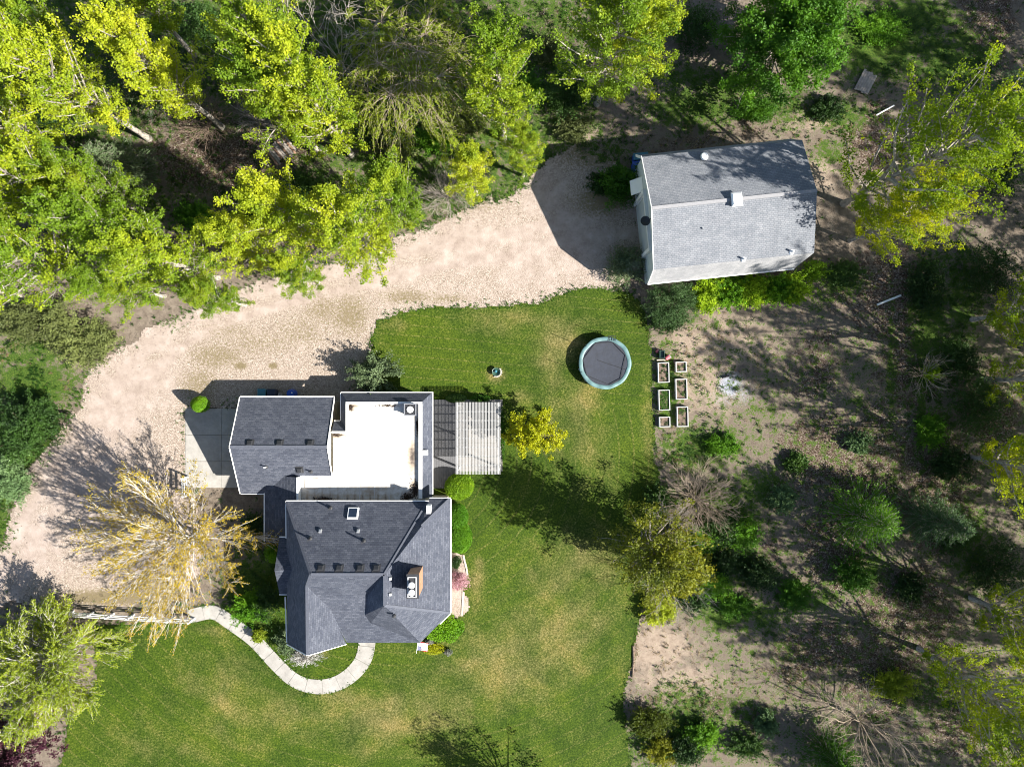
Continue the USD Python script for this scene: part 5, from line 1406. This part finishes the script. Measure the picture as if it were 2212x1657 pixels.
# the lime-green poplars on the right
RG = "poplars along the right side"
rk = [dict(seed=53, H=18.5, R=6.0, base=.05, n1=66, per=13, elev=(38, 66), rise=.3), dict(seed=67, H=16.5, R=4.8, n1=58, per=13, elev=(32, 62))]
rprotos = {}
rights = [
    (0, 1822, 440, 1.06, 0, "largest lime-green poplar, spreading east of the outbuilding"),
    (1, 1955, 505, .95, 60, "smaller lime-green poplar just south-east of the largest one"),
    (1, 1835, 520, .80, 150, "lime-green poplar crowding the lean-to frame"),
    (1, 2085, 985, .95, 120, "yellow-green poplar at the right edge halfway down"),
    (0, 2098, 1290, .9, 200, "poplar with a bare dark trunk at the right edge in deep shade"),
    (0, 1985, 1400, .85, 250, "broad poplar at the lower right above the leafless brush"),
    (1, 2080, 1530, .85, 310, "poplar in the bottom right corner"),
    (1, 2100, 690, .85, 20, "shaded dark poplar at the right edge above the yellow-green one"),
    (0, 2130, 820, .95, 95, "poplar at the right edge with a pale trunk leaning out of view"),
]
for k, px, py, s, rot, lab in rights:
    if k not in rprotos:
        rprotos[k] = tree("gold_poplar_tree", lab, "poplar tree", grow_poplar(**rk[k]), tuple(at(px, py)), "grey_bark", "poplar_leaf_olive", rot, s, RG)
    else:
        copy_of(rprotos[k], lab, at(px, py), rot, s)
# the shelter belt just beyond the right edge, whose shade lies over the litter
for n_, (wx, wy, s) in enumerate(((47.5, 27, 1.05), (48.5, 21, 1.1), (47.5, 15, 1.1), (49, 9, 1.1), (47.5, 3.5, 1.1), (49, -2, 1.12), (48, -8, 1.1), (49, -14, 1.1), (47.8, -20, 1.1), (49, -26, 1.1), (48, -32, 1.1), (54, 24, 1.15), (54.5, 12, 1.15), (54, 0, 1.15), (54, -11, 1.15), (54, -22, 1.15), (47, 33, 1.05), (44, -37, 1.0), (37, -38, .9))):
    copy_of(rprotos[n_ % 2], "poplar of the shelter belt beyond the right edge of the plot", (wx + 4.5, wy, 0), 47 * n_, s * .95, group="shelter belt poplars beyond the plot")

# --- single trees
ga = tree("golden_tree", "wide leafless-looking tree with pale radiating branches and orange-gold buds over the drive", "tree", grow_vase(71, 9.0, 6.6, 46, 11, 5, 1.2, 4, .13, (14, 84), True, .2, .95, 0, 1.5, .7), tuple(at(430, 1150)), "straw_bark", "gold_leaf")
tree("yellow_tree", "small bright yellow tree standing alone on the lawn by the pergola", "tree", grow_round(73, 3.4, 2.1, 40, 12, .13, 2.0, .25, (5, 70), .11, 6, .3), tuple(at(1152, 930)), "brown_bark", "yellow_leaf")
tree("wispy_tree", "wispy yellow-green tree at the lower left beside the end of the white fence", "tree", grow_vase(79, 7.0, 4.4, 40, 11, 5, 1.0, 5, .16, (14, 80), False, .18, 1.0, .35, 1.5), tuple(at(150, 1405)), "straw_bark", "willow_leaf")
tree("plum_tree", "dark purple plum tree at the bottom left corner", "tree", grow_round(83, 5.5, 3.9, 66, 16, .14, 2.0, .2, (5, 75), .14), tuple(at(70, 1590)), "brown_bark", "plum_leaf")
tree("maple_tree", "rounded vivid green maple at the top right of the outbuilding's lane", "tree", grow_round(89, 9.5, 4.6, 90, 22, .15, 2.2, .2, (0, 70), .22, 8), tuple(at(1640, 150)), "grey_bark", "green_leaf")
tree("weeping_willow", "yellow-green weeping willow with hanging strands at the top centre", "tree", grow_weeping(97, 9.5, 4.9, 280, 2.6, .17, 36, .2), tuple(at(915, 225)), "tan_bark", "willow_leaf")
tree("olive_tree", "olive-yellow tree with thin bare lower twigs east of the main lawn", "tree", grow_round(101, 9.0, 3.9, 66, 11, .15, 1.5, .2, (5, 70), .20, 6, .3), tuple(at(1385, 1160)), "grey_bark", "yellow_olive_leaf")
tree("small_olive_tree", "smaller olive tree leaning out below the olive-yellow tree", "tree", grow_round(103, 7.0, 2.6, 44, 11, .17, 1.8, .2, (5, 70), .16), tuple(at(1440, 1190)), "grey_bark", "yellow_olive_leaf")
# dark conifers, junipers
for sd, px, py, H, R, lf, lab in ((107, 300, 385, 7.5, 2.8, "pine_needle", "grey-green pine under the bare pale trunk at the upper left"), (109, 355, 190, 9, 3.2, "pine_needle", "dark shaded pine between the poplars at the upper left"),
                                  (113, 1775, 1610, 6.0, 2.6, "green_leaf", "dark green conifer at the bottom right of centre"), (127, 1835, 1105, 7.0, 3.3, "green_leaf", "larger green conifer in the leaf litter right of the bare round bush"), (131, 1975, 1110, 7.5, 2.5, "silver_leaf", "pale feathery conifer just east of the larger green one")):
    tree("conifer_tree", lab, "conifer", grow_conifer(sd, H, R, 24, 9, .15 if lf != "pine_needle" else .17, 14, droop=.45), tuple(at(px, py)), "grey_bark", lf, group=None)
for sd, px, py, rx, ry, h, lf, lab in ((137, 75, 690, 3.6, 2.0, 2.4, "juniper_leaf", "olive juniper thicket at the left edge above the grass bank"), (139, 175, 740, 2.6, 1.9, 2.0, "juniper_leaf", "olive juniper thicket beside the drive's bend"),
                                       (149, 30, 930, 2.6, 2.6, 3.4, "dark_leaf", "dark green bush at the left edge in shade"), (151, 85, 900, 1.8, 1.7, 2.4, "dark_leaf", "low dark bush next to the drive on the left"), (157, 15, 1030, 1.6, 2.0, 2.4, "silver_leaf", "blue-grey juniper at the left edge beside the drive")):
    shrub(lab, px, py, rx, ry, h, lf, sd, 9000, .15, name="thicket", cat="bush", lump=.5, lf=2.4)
# bare trees and brush
for sd, px, py, H, R, lab, wd, args in ((163, 745, 150, 8.0, 2.4, "bare tree of curling white twigs at the top left of centre", "pale_bark", dict(n0=16, n1=9, n2=4, twig=1.0, elev=(15, 75), droop=.5, wob=.22, fat=1.4)),
                                        (167, 1500, 1075, 3.6, 3.0, "round leafless bush with pinkish-brown twigs right of the lawn", "tan_bark", dict(n0=34, n1=9, n2=5, twig=.7, elev=(5, 80), h0=.25, wob=.12)),
                                        (173, 965, 425, 3.0, 2.1, "grey leafless brush at the edge of the drive", "grey_bark", dict(n0=26, n1=8, n2=4, twig=.7, elev=(10, 75), h0=.25, wob=.16)),
                                        (179, 455, 275, 2.8, 2.4, "leafless brown brush in the clearing beside the bare trunk", "brown_bark", dict(n0=22, n1=7, n2=4, twig=.8, elev=(10, 65), h0=.2)),
                                        (181, 1440, 1245, 5.0, 2.4, "bare white-twigged tree below the olive-yellow tree", "pale_bark", dict(n0=12, n1=8, n2=4, twig=.9, elev=(15, 70))),
                                        (191, 1840, 1540, 6.5, 3.4, "leafless sprawling tree with long pale branches at the bottom right", "tan_bark", dict(n0=16, n1=9, n2=4, twig=1.1, elev=(10, 70), wob=.16, fat=1.3)),
                                        (193, 560, 265, 2.4, 1.6, "small leafless brush east of the brown brush", "grey_bark", dict(n0=16, n1=6, n2=4, twig=.6, elev=(10, 70), h0=.2)),
                                        (197, 1990, 810, 2.2, 1.4, "thin leafless bush with a yellow sprout among the wheel tracks", "tan_bark", dict(n0=12, n1=6, n2=3, twig=.7, elev=(10, 60), h0=.2)),
                                        (199, 1440, 1120, 4.0, 1.8, "thin grey leafless sapling between the olive tree and the bare round bush", "grey_bark", dict(n0=12, n1=7, n2=4, twig=.8))):
    a_ = dict(h0=.8, leaf=0, r0=.09)
    a_.update(args)
    tree("bare_tree" if H > 3.9 else "bare_bush", lab, "bare tree" if H > 3.9 else "bare bush", grow_vase(sd, H, R, **a_), tuple(at(px, py)), wd)

# --- shrubs round the house and the outbuilding
shrub("clipped lime-green globe shrub at the south end of the deck", 992, 1050, 1.18, 1.05, 1.9, "lime_leaf", 211, 5200, .10, lump=.10)
shrub("long glossy green hedge against the house's east wall, north half", 989, 1118, .82, 1.15, 1.7, "bright_leaf", 213, 5600, .11, name="hedge", cat="hedge", lump=.14)
shrub("glossy green hedge against the house's east wall, south half", 994, 1160, .95, 1.25, 1.7, "bright_leaf", 215, 5600, .11, name="hedge", cat="hedge", lump=.14)
shrub("low dark green shrub between the east hedge and the pink blossom", 984, 1213, .55, .6, .9, "dark_leaf", 217, 1200, .09)
shrub("pink blossoming shrub in the planting bed east of the house", 992, 1254, .95, .90, 1.4, "pink_blossom", 219, 3000, .08, lump=.3)
shrub("big green rhododendron-like shrub at the porch's south-east corner", 962, 1357, 1.5, 1.5, 1.7, "bright_leaf", 221, 6600, .12, lump=.3)
shrub("low bright yellow shrub beside the flag", 938, 1402, .95, .45, .7, "yellow_leaf", 223, 2200, .07)
shrub("small white-flowering plant east of the yellow shrub", 968, 1408, .38, .36, .6, "white_blossom", 225, 700, .08)
shrub("small white-flowering plant behind the yellow shrub", 928, 1386, .42, .24, .6, "white_blossom", 226, 600, .08)
shrub("white-flowering lilac at the south-west gable corner, left part", 622, 1385, 1.0, 1.0, 1.7, "lilac_leaf", 227, 3200, .10, lump=.35)
shrub("white-flowering lilac under the south-west gable end", 662, 1416, 1.35, .62, 1.5, "white_blossom", 229, 3600, .09, lump=.35)
shrub("leafy green shrub beside the front path west of the house", 540, 1312, 1.4, 1.35, 2.0, "bright_leaf", 231, 5200, .13, lump=.4)
shrub("yellow-green sapling bush hanging over the front path", 560, 1372, .55, .5, 1.1, "willow_leaf", 233, 1800, .11, lump=.5)
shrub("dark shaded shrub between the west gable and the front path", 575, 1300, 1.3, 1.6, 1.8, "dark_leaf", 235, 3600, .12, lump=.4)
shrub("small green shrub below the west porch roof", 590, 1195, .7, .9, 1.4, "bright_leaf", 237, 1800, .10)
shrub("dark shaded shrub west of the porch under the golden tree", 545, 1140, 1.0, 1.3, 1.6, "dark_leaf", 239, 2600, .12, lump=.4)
g_ = grow_shrub(241, .85, .78, 2.2, 5200, .09, lump=.1)
p = at(430, 873, 1.1)
t_ = Thing("arborvitae", "small conical green evergreen at the corner of the concrete apron", "evergreen", (p[0], p[1], 0))
g_[1][0][:, :2] *= np.clip(1.25 - .42 * g_[1][0][:, 2:3], .2, 1.2)
t_.part("stems", g_[0], "brown_bark", local=True); t_.part("foliage", g_[1], "bright_leaf", local=True)
shrub("large dark spruce-green shrub at the north-west corner of the lawn", 808, 806, 1.75, 1.45, 2.9, "pine_needle", 243, 9000, .14, lump=.4, lf=2.2)
shrub("clipped box hedge at the north edge of the pergola, left of the pair", 985, 860, .85, .36, .8, "dark_leaf", 245, 2400, .07, name="hedge", cat="hedge", lump=.08)
shrub("loose box hedge at the north edge of the pergola, right of the pair", 1040, 861, .85, .34, .7, "green_leaf", 247, 1800, .08, name="hedge", cat="hedge", lump=.25)
shrub("low green planting along the pergola's east side", 1086, 935, .25, 2.3, .5, "green_leaf", 249, 2200, .08, lump=.3)
shrub("large dark green bush in shade on the outbuilding's west side", 1340, 398, 1.8, 1.6, 2.2, "green_leaf", 251, 5600, .14, lump=.35)
shrub("dark bush with pale flecks at the outbuilding's south-west corner", 1352, 572, 1.5, 1.7, 1.9, "lilac_leaf", 253, 4200, .11, lump=.45)
shrub("grey-white lilac at the lawn's north-east corner", 1450, 650, 2.1, 1.7, 2.6, "lilac_leaf", 255, 9500, .10, lump=.5, lf=2.2)
shrub("leafy undergrowth at the foot of the grey-white lilac", 1440, 695, 1.4, 1.0, 1.2, "dark_leaf", 256, 3200, .11, lump=.5)
for k, (px, lab) in enumerate(((1530, "bright green hedge plant nearest the lilac along the outbuilding"), (1578, "bright green hedge plant in the middle left along the outbuilding"), (1628, "bright green hedge plant in the middle right along the outbuilding"), (1678, "bright green hedge plant second from the east end along the outbuilding"), (1716, "bright green hedge plant at the east end along the outbuilding"))):
    shrub(lab, px, 633 - (px - 1530) * .06, 1.35, 1.40 - .05 * k, 1.7, "bright_leaf" if k % 2 else "lime_leaf", 257 + k, 6400, .13, name="hedge_plant", cat="hedge", lump=.4, lf=2.0, group="hedge plants along the outbuilding's south wall")
shrub("yellow-green bush with bare twigs at the outbuilding's south-east corner", 1758, 585, 1.1, .9, 1.6, "lime_leaf", 263, 2600, .12, lump=.4)
shrub("shaded undergrowth bush beneath the largest lime-green poplar", 1825, 590, 1.6, 1.0, 1.2, "dark_leaf", 265, 3200, .12, lump=.5)
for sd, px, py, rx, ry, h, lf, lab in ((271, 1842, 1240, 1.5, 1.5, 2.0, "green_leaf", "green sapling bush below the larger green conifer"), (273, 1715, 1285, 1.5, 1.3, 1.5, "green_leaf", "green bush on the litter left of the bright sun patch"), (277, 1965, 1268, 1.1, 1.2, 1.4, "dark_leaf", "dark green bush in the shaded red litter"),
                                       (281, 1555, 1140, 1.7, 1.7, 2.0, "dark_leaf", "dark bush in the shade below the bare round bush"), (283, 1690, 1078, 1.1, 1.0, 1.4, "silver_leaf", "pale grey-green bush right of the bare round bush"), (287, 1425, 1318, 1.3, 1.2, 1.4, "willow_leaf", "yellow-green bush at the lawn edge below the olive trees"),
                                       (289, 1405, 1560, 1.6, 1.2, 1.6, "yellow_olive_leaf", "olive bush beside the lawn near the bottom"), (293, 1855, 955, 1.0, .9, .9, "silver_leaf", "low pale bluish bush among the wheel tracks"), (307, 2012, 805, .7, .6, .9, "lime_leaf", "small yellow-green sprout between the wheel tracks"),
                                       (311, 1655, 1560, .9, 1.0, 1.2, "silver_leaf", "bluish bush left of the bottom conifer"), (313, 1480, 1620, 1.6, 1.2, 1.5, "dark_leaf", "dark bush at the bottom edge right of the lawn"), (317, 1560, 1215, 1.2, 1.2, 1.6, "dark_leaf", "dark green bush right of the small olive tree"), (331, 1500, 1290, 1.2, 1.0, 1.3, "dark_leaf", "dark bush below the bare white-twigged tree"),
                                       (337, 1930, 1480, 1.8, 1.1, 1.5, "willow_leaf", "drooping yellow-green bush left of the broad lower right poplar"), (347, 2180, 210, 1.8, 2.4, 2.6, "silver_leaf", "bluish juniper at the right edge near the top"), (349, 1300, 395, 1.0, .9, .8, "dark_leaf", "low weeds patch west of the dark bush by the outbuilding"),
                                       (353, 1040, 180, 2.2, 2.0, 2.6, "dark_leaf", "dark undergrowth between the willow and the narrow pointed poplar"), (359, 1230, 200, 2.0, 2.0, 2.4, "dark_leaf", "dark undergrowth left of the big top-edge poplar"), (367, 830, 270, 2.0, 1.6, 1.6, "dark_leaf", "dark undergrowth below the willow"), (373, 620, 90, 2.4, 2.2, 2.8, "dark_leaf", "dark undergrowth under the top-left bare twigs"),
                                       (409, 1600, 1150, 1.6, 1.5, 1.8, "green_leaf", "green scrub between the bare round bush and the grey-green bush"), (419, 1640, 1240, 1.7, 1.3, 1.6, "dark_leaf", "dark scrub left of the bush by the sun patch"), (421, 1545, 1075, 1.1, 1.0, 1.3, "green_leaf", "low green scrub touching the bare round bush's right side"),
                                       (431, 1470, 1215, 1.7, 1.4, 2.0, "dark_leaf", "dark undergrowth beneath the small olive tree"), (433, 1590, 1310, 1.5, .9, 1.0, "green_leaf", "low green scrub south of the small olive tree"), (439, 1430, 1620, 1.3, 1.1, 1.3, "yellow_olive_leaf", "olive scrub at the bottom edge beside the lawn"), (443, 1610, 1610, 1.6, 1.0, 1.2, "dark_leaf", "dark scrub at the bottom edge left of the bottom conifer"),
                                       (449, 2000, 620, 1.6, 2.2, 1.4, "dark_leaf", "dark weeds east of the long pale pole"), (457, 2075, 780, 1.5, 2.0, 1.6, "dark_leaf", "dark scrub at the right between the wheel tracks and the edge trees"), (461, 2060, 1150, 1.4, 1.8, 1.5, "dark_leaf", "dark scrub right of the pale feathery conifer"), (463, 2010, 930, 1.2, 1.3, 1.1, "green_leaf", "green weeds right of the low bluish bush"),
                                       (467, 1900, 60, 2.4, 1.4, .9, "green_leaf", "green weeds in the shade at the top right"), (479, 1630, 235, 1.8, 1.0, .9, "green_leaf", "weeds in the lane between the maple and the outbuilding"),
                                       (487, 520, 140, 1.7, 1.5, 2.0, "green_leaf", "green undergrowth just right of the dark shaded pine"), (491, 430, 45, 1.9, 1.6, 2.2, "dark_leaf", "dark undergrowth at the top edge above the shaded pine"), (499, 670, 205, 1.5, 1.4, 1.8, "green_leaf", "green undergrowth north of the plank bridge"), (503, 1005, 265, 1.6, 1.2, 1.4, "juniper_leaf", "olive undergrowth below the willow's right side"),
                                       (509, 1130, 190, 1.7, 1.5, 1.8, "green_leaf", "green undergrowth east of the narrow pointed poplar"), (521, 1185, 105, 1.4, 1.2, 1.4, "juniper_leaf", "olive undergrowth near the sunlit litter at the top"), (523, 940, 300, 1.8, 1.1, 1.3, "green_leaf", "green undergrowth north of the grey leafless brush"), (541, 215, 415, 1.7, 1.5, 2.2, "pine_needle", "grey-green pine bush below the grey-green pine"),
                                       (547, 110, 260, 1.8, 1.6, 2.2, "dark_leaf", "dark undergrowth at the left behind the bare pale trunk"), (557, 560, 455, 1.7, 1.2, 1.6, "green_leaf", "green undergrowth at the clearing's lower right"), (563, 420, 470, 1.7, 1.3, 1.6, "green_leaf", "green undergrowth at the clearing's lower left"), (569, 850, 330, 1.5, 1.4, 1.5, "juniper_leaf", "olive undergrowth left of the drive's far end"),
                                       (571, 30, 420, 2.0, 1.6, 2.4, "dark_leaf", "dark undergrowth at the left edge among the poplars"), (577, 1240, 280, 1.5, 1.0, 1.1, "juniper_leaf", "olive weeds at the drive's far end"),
                                       (587, 2140, 590, 2.2, 2.2, 3.0, "dark_leaf", "tall dark scrub added for shade at the right edge above the shaded dark poplar"), (593, 2120, 880, 2.0, 2.4, 3.0, "dark_leaf", "tall dark scrub added for shade at the right edge below the pale leaning trunk"), (599, 2150, 1230, 2.2, 2.4, 3.0, "dark_leaf", "tall dark scrub added for shade at the right edge beside the bare dark trunk"), (601, 2160, 360, 2.0, 2.2, 2.8, "dark_leaf", "dark scrub added for shade at the right edge near the tips of the largest poplar"),  # dark right-edge scrub is added to stand in for deep shade
                                       (607, 2060, 1010, 1.7, 1.8, 2.2, "dark_leaf", "dark scrub added for shade left of the yellow-green right edge poplar"), (613, 1500, 1170, 1.6, 1.6, 2.0, "green_leaf", "green scrub between the olive-yellow tree and the bare round bush"), (617, 1530, 1260, 1.7, 1.4, 1.8, "green_leaf", "green scrub right of the bare white-twigged tree"), (619, 1420, 1080, 1.2, 1.2, 1.5, "dark_leaf", "dark scrub at the lawn's east edge above the olive-yellow tree"),
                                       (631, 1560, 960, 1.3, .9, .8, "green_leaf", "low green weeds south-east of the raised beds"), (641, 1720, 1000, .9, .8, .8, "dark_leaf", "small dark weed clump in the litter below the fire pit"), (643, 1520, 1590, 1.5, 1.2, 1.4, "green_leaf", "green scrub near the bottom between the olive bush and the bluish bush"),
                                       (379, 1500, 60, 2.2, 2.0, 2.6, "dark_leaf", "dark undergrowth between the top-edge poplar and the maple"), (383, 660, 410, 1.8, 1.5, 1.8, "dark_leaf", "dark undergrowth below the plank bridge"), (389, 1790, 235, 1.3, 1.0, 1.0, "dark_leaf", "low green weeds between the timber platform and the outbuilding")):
    shrub(lab, px, py, rx, ry, h, lf, sd, 3800, .14, name="bush", cat="bush", lump=.5, lf=2.2)
# the tree just below the bottom edge, whose shade lies on the front lawn
tree("lawn_tree", "yellow-leaved tree whose top just shows at the bottom edge of the lawn", "tree", grow_round(401, 8.0, 3.6, 46, 8, .13, 1.3, .25, (5, 70), .2), tuple(at(1195, 1720)), "tan_bark", "willow_leaf")

# ------------------------------------------------------------------ litter and weeds on the ground (nobody could count them)
rng = np.random.default_rng(900)


def scatter(n, field, seed):
    r = np.random.default_rng(seed)
    X, Y = r.uniform(-42.5, 42.5, n), r.uniform(-32, 32, n)
    k = field(X, Y) > r.uniform(0, 1, n)
    return X[k], Y[k]


keep_off = [Polygon(p) for p in ([(-21.4, -8.7), (-13.3, -8.7), (-13.3, -.6), (-21.4, -.6)], [(-19.5, -19.8), (-4.5, -19.8), (-4.5, -.6), (-19.5, -.6)], [(-6.6, -8.6), (-.5, -8.6), (-.5, -1.2), (-6.6, -1.2)], [(ax0, ay0), (ax1, ay0), (ax1, ay1), (ax0, ay1)])]
keep_off.append(Polygon(sh([(-5.7, -4.6, 0), (5.7, -4.6, 0), (5.7, 4.6, 0), (-5.7, 4.6, 0)])[:, :2]))
keep_off.append(LineString(C).buffer(.53))
KO = shapely.union_all(keep_off)
LW, DW = Polygon(atn(lawn_px)).buffer(0), Polygon(atn(drive_px)).buffer(0)
lit_list = [(450, 330, 160, 120, .85), (560, 400, 160, 60, .8), (900, 60, 300, 90, .6), (1200, 60, 70, 60, .9), (1090, 240, 110, 50, .5), (1870, 300, 60, 60, .85), (2130, 60, 90, 140, .7), (1930, 640, 130, 170, .8), (1960, 780, 90, 160, .8), (1760, 800, 90, 90, .7), (1780, 980, 130, 130, .85),
            (1900, 1000, 100, 170, .9), (2030, 1050, 120, 200, .8), (1800, 1180, 110, 140, .85), (1960, 1330, 140, 140, 1), (1780, 1400, 140, 90, .95), (1720, 1450, 80, 80, .8), (1900, 1480, 110, 130, .95), (1550, 1530, 150, 80, .4), (1600, 280, 150, 40, .4)]


def f_lit(X, Y):
    p = np.maximum(blobs(X, Y, lit_list), .10)
    bad = shapely.contains_xy(KO, X, Y) | shapely.contains_xy(LW, X, Y) | shapely.contains_xy(DW, X, Y)
    return np.where(bad, 0, p * (.35 + 1.1 * fnoise(X, Y, .8, 31)))


X, Y = scatter(300000, f_lit, 901)
single("leaf_litter", leaf_mesh(np.stack([X, Y, rng.uniform(.0, .05, len(X))], 1), .066, rng, 2.2, .7), "dead_leaf", "dry brown leaf litter strewn over the bare soil", "leaf litter", kind="stuff")


def tufts(X, Y, h, nb, r, seed, w=.018):
    """Blades of grass in tufts: nb blades each."""
    g = np.random.default_rng(seed)
    n = len(X) * nb
    b = np.repeat(np.stack([X, Y, np.zeros_like(X)], 1), nb, 0) + np.c_[g.normal(0, r, (n, 2)), np.zeros(n)]
    az = g.uniform(0, 2 * np.pi, n)
    hh = h * g.uniform(.5, 1.4, n)
    d = np.stack([np.cos(az), np.sin(az), np.zeros(n)], 1)
    s = np.stack([-np.sin(az), np.cos(az), np.zeros(n)], 1) * (w * g.uniform(.7, 1.5, n))[:, None]
    m = b + d * (hh * .35)[:, None] + [0, 0, 1] * (hh * .8)[:, None]
    t = b + d * (hh * .95)[:, None] + [0, 0, 1] * (hh * .75)[:, None]
    v = np.stack([b - s, b + s, m + s, m - s, t], 1).reshape(-1, 3)
    k = np.arange(n) * 5
    return v, np.vstack([np.stack([k, k + 1, k + 2], 1), np.stack([k, k + 2, k + 3], 1), np.stack([k + 3, k + 2, k + 4], 1)])


for k, (b, w, d, q) in enumerate(bed_things):
    g = np.random.default_rng(950 + k)
    n = int(160 * q * w * d / .4) + 6
    m_ = tufts(g.uniform(-w + .1, w - .1, n), g.uniform(-d + .1, d - .1, n), .14, 7, .04, 960 + k)
    b.part('weeds', (m_[0] + [0, 0, .26], m_[1]), 'weed_blade', local=True)
gl = [(60, 760, 130, 60, .5), (70, 830, 120, 70, .7), (40, 950, 110, 100, .7), (10, 1080, 60, 80, .6), (1290, 400, 110, 60, .5), (1560, 190, 130, 60, .4), (1500, 230, 150, 70, .4), (1700, 230, 110, 60, .4), (1900, 90, 160, 110, .7), (2050, 130, 130, 110, .6), (1820, 250, 90, 50, .5), (1440, 830, 30, 130, .5), (1480, 830, 70, 100, .22),
      (1500, 970, 110, 70, .45), (1550, 1120, 130, 110, .5), (1500, 1240, 120, 90, .55), (1600, 1220, 90, 80, .4), (1640, 1330, 100, 60, .4), (1480, 1560, 110, 110, .45), (2010, 700, 60, 220, .6), (2080, 640, 60, 180, .5), (560, 1290, 90, 130, .5), (620, 1230, 60, 90, .5), (900, 200, 240, 130, .35), (760, 260, 200, 90, .4), (1890, 1230, 60, 90, .3), (2000, 1500, 150, 90, .3)]


def f_grn(X, Y):
    bad = shapely.contains_xy(KO, X, Y) | shapely.contains_xy(LW, X, Y) | shapely.contains_xy(DW, X, Y)
    return np.where(bad, 0, np.maximum(np.maximum(blobs(X, Y, gl), .05), np.where((X < 10) & (Y > 9), .28, 0)) * np.clip(3.2 * (fnoise(X, Y, .9, 41) - .36), 0, 1.2))


X, Y = scatter(150000, f_grn, 903)
single("wild_grass", tufts(X, Y, .17, 7, .06, 904, .02), "weed_blade", "tufts of wild green grass and weeds on the rough ground", "grass", kind="stuff")


def f_edge(X, Y):
    """Longer grass along the lawn's ragged edge, and straw in dry patches."""
    P = shapely.points(X, Y)
    d = np.minimum(shapely.distance(P, LW.exterior), np.abs(shapely.distance(P, LineString(C)) - .60) + .05)
    return np.where(shapely.contains_xy(KO, X, Y) | (d > .5) | (np.abs(X) > 42) | (np.abs(Y) > 31.5), 0, .8 * np.exp(-(d / .22) ** 2))


X, Y = scatter(160000, f_edge, 905)
single("lawn_edge_grass", tufts(X, Y, .11, 6, .05, 906, .016), "weed_blade", "unmown grass fringe along the edge of the lawn", "grass", kind="stuff")


def f_straw(X, Y):
    bad = shapely.contains_xy(KO, X, Y) | shapely.contains_xy(LW, X, Y) | shapely.contains_xy(DW, X, Y)
    p = blobs(X, Y, [(1540, 780, 130, 110, .5), (1450, 1000, 60, 90, .5), (1420, 1400, 110, 60, .6), (1500, 1480, 130, 60, .5), (1500, 310, 160, 50, .5), (1760, 270, 110, 60, .5), (1720, 1440, 90, 60, .6), (460, 380, 80, 50, .4), (1000, 270, 90, 60, .35), (30, 740, 60, 50, .5), (180, 790, 40, 60, .5)])
    return np.where(bad, 0, p * np.clip(3 * (fnoise(X, Y, 1.1, 51) - .36), 0, 1.2))


X, Y = scatter(90000, f_straw, 907)
single("dry_grass", tufts(X, Y, .14, 6, .07, 908, .016), "straw_blade", "tufts of dry straw-coloured grass on the bare soil", "grass", kind="stuff")
DX = DW.exterior


def f_stone(X, Y):
    d = shapely.distance(shapely.points(X, Y), DX)
    return np.where(shapely.contains_xy(KO, X, Y) | (d > 2.2) | shapely.contains_xy(LW.buffer(-.15), X, Y), 0, np.exp(-(d / .5) ** 2) * .9 + .05 * shapely.contains_xy(DW, X, Y))


X, Y = scatter(150000, f_stone, 911)
oct_ = np.array([[1, 0, 0], [-1, 0, 0], [0, 1, 0], [0, -1, 0], [0, 0, .7], [0, 0, -.5]], float)
of_ = np.array([[0, 2, 4], [2, 1, 4], [1, 3, 4], [3, 0, 4]])
sz = rng.uniform(.018, .06, len(X))
sv_ = (oct_[None] * sz[:, None, None] * rng.uniform(.7, 1.3, (len(X), 6, 1)) + np.stack([X, Y, np.full_like(X, .012)], 1)[:, None]).reshape(-1, 3)
single("loose_gravel", (sv_, (of_[None] + 6 * np.arange(len(X))[:, None, None]).reshape(-1, 3)), "loose_stone", "loose stones scattered along the edges of the gravel drive", "gravel", kind="stuff")


def f_verge(X, Y):
    d = shapely.distance(shapely.points(X, Y), DX)
    return np.where(shapely.contains_xy(KO, X, Y) | (d > 1.6) | shapely.contains_xy(LW, X, Y), 0, np.exp(-(d / .55) ** 2) * np.clip(2.6 * (fnoise(X, Y, .7, 77) - .38), 0, 1))


X, Y = scatter(140000, f_verge, 913)
single("verge_grass", tufts(X, Y, .13, 6, .06, 914, .018), "weed_blade", "weeds and grass creeping over the edges of the gravel drive", "grass", kind="stuff")
# leaves blown onto the flat roof
pts = []
for px, py, rx, ry, n in ((880, 1073, 12, 9, 260), (897, 1058, 9, 18, 320), (700, 1079, 18, 6, 300), (757, 880, 6, 6, 110), (902, 922, 3, 16, 120), (722, 939, 18, 3, 110), (840, 876, 26, 2, 60)):
    q = at(px, py, fz)
    pts.append(np.c_[q[0] + rng.normal(0, rx * K * 57 * .5, n), q[1] + rng.normal(0, ry * K * 57 * .5, n), fz + .01 + np.abs(rng.normal(0, .025, n))])
pts = np.vstack(pts)
pts = pts[shapely.contains_xy(Polygon(mp).buffer(-.03), pts[:, 0], pts[:, 1])]
single("roof_leaves", leaf_mesh(pts, .10, rng, 2.0, .7), "dead_leaf", "brown leaves blown into the corners of the flat white roof", "leaf litter", kind="stuff")
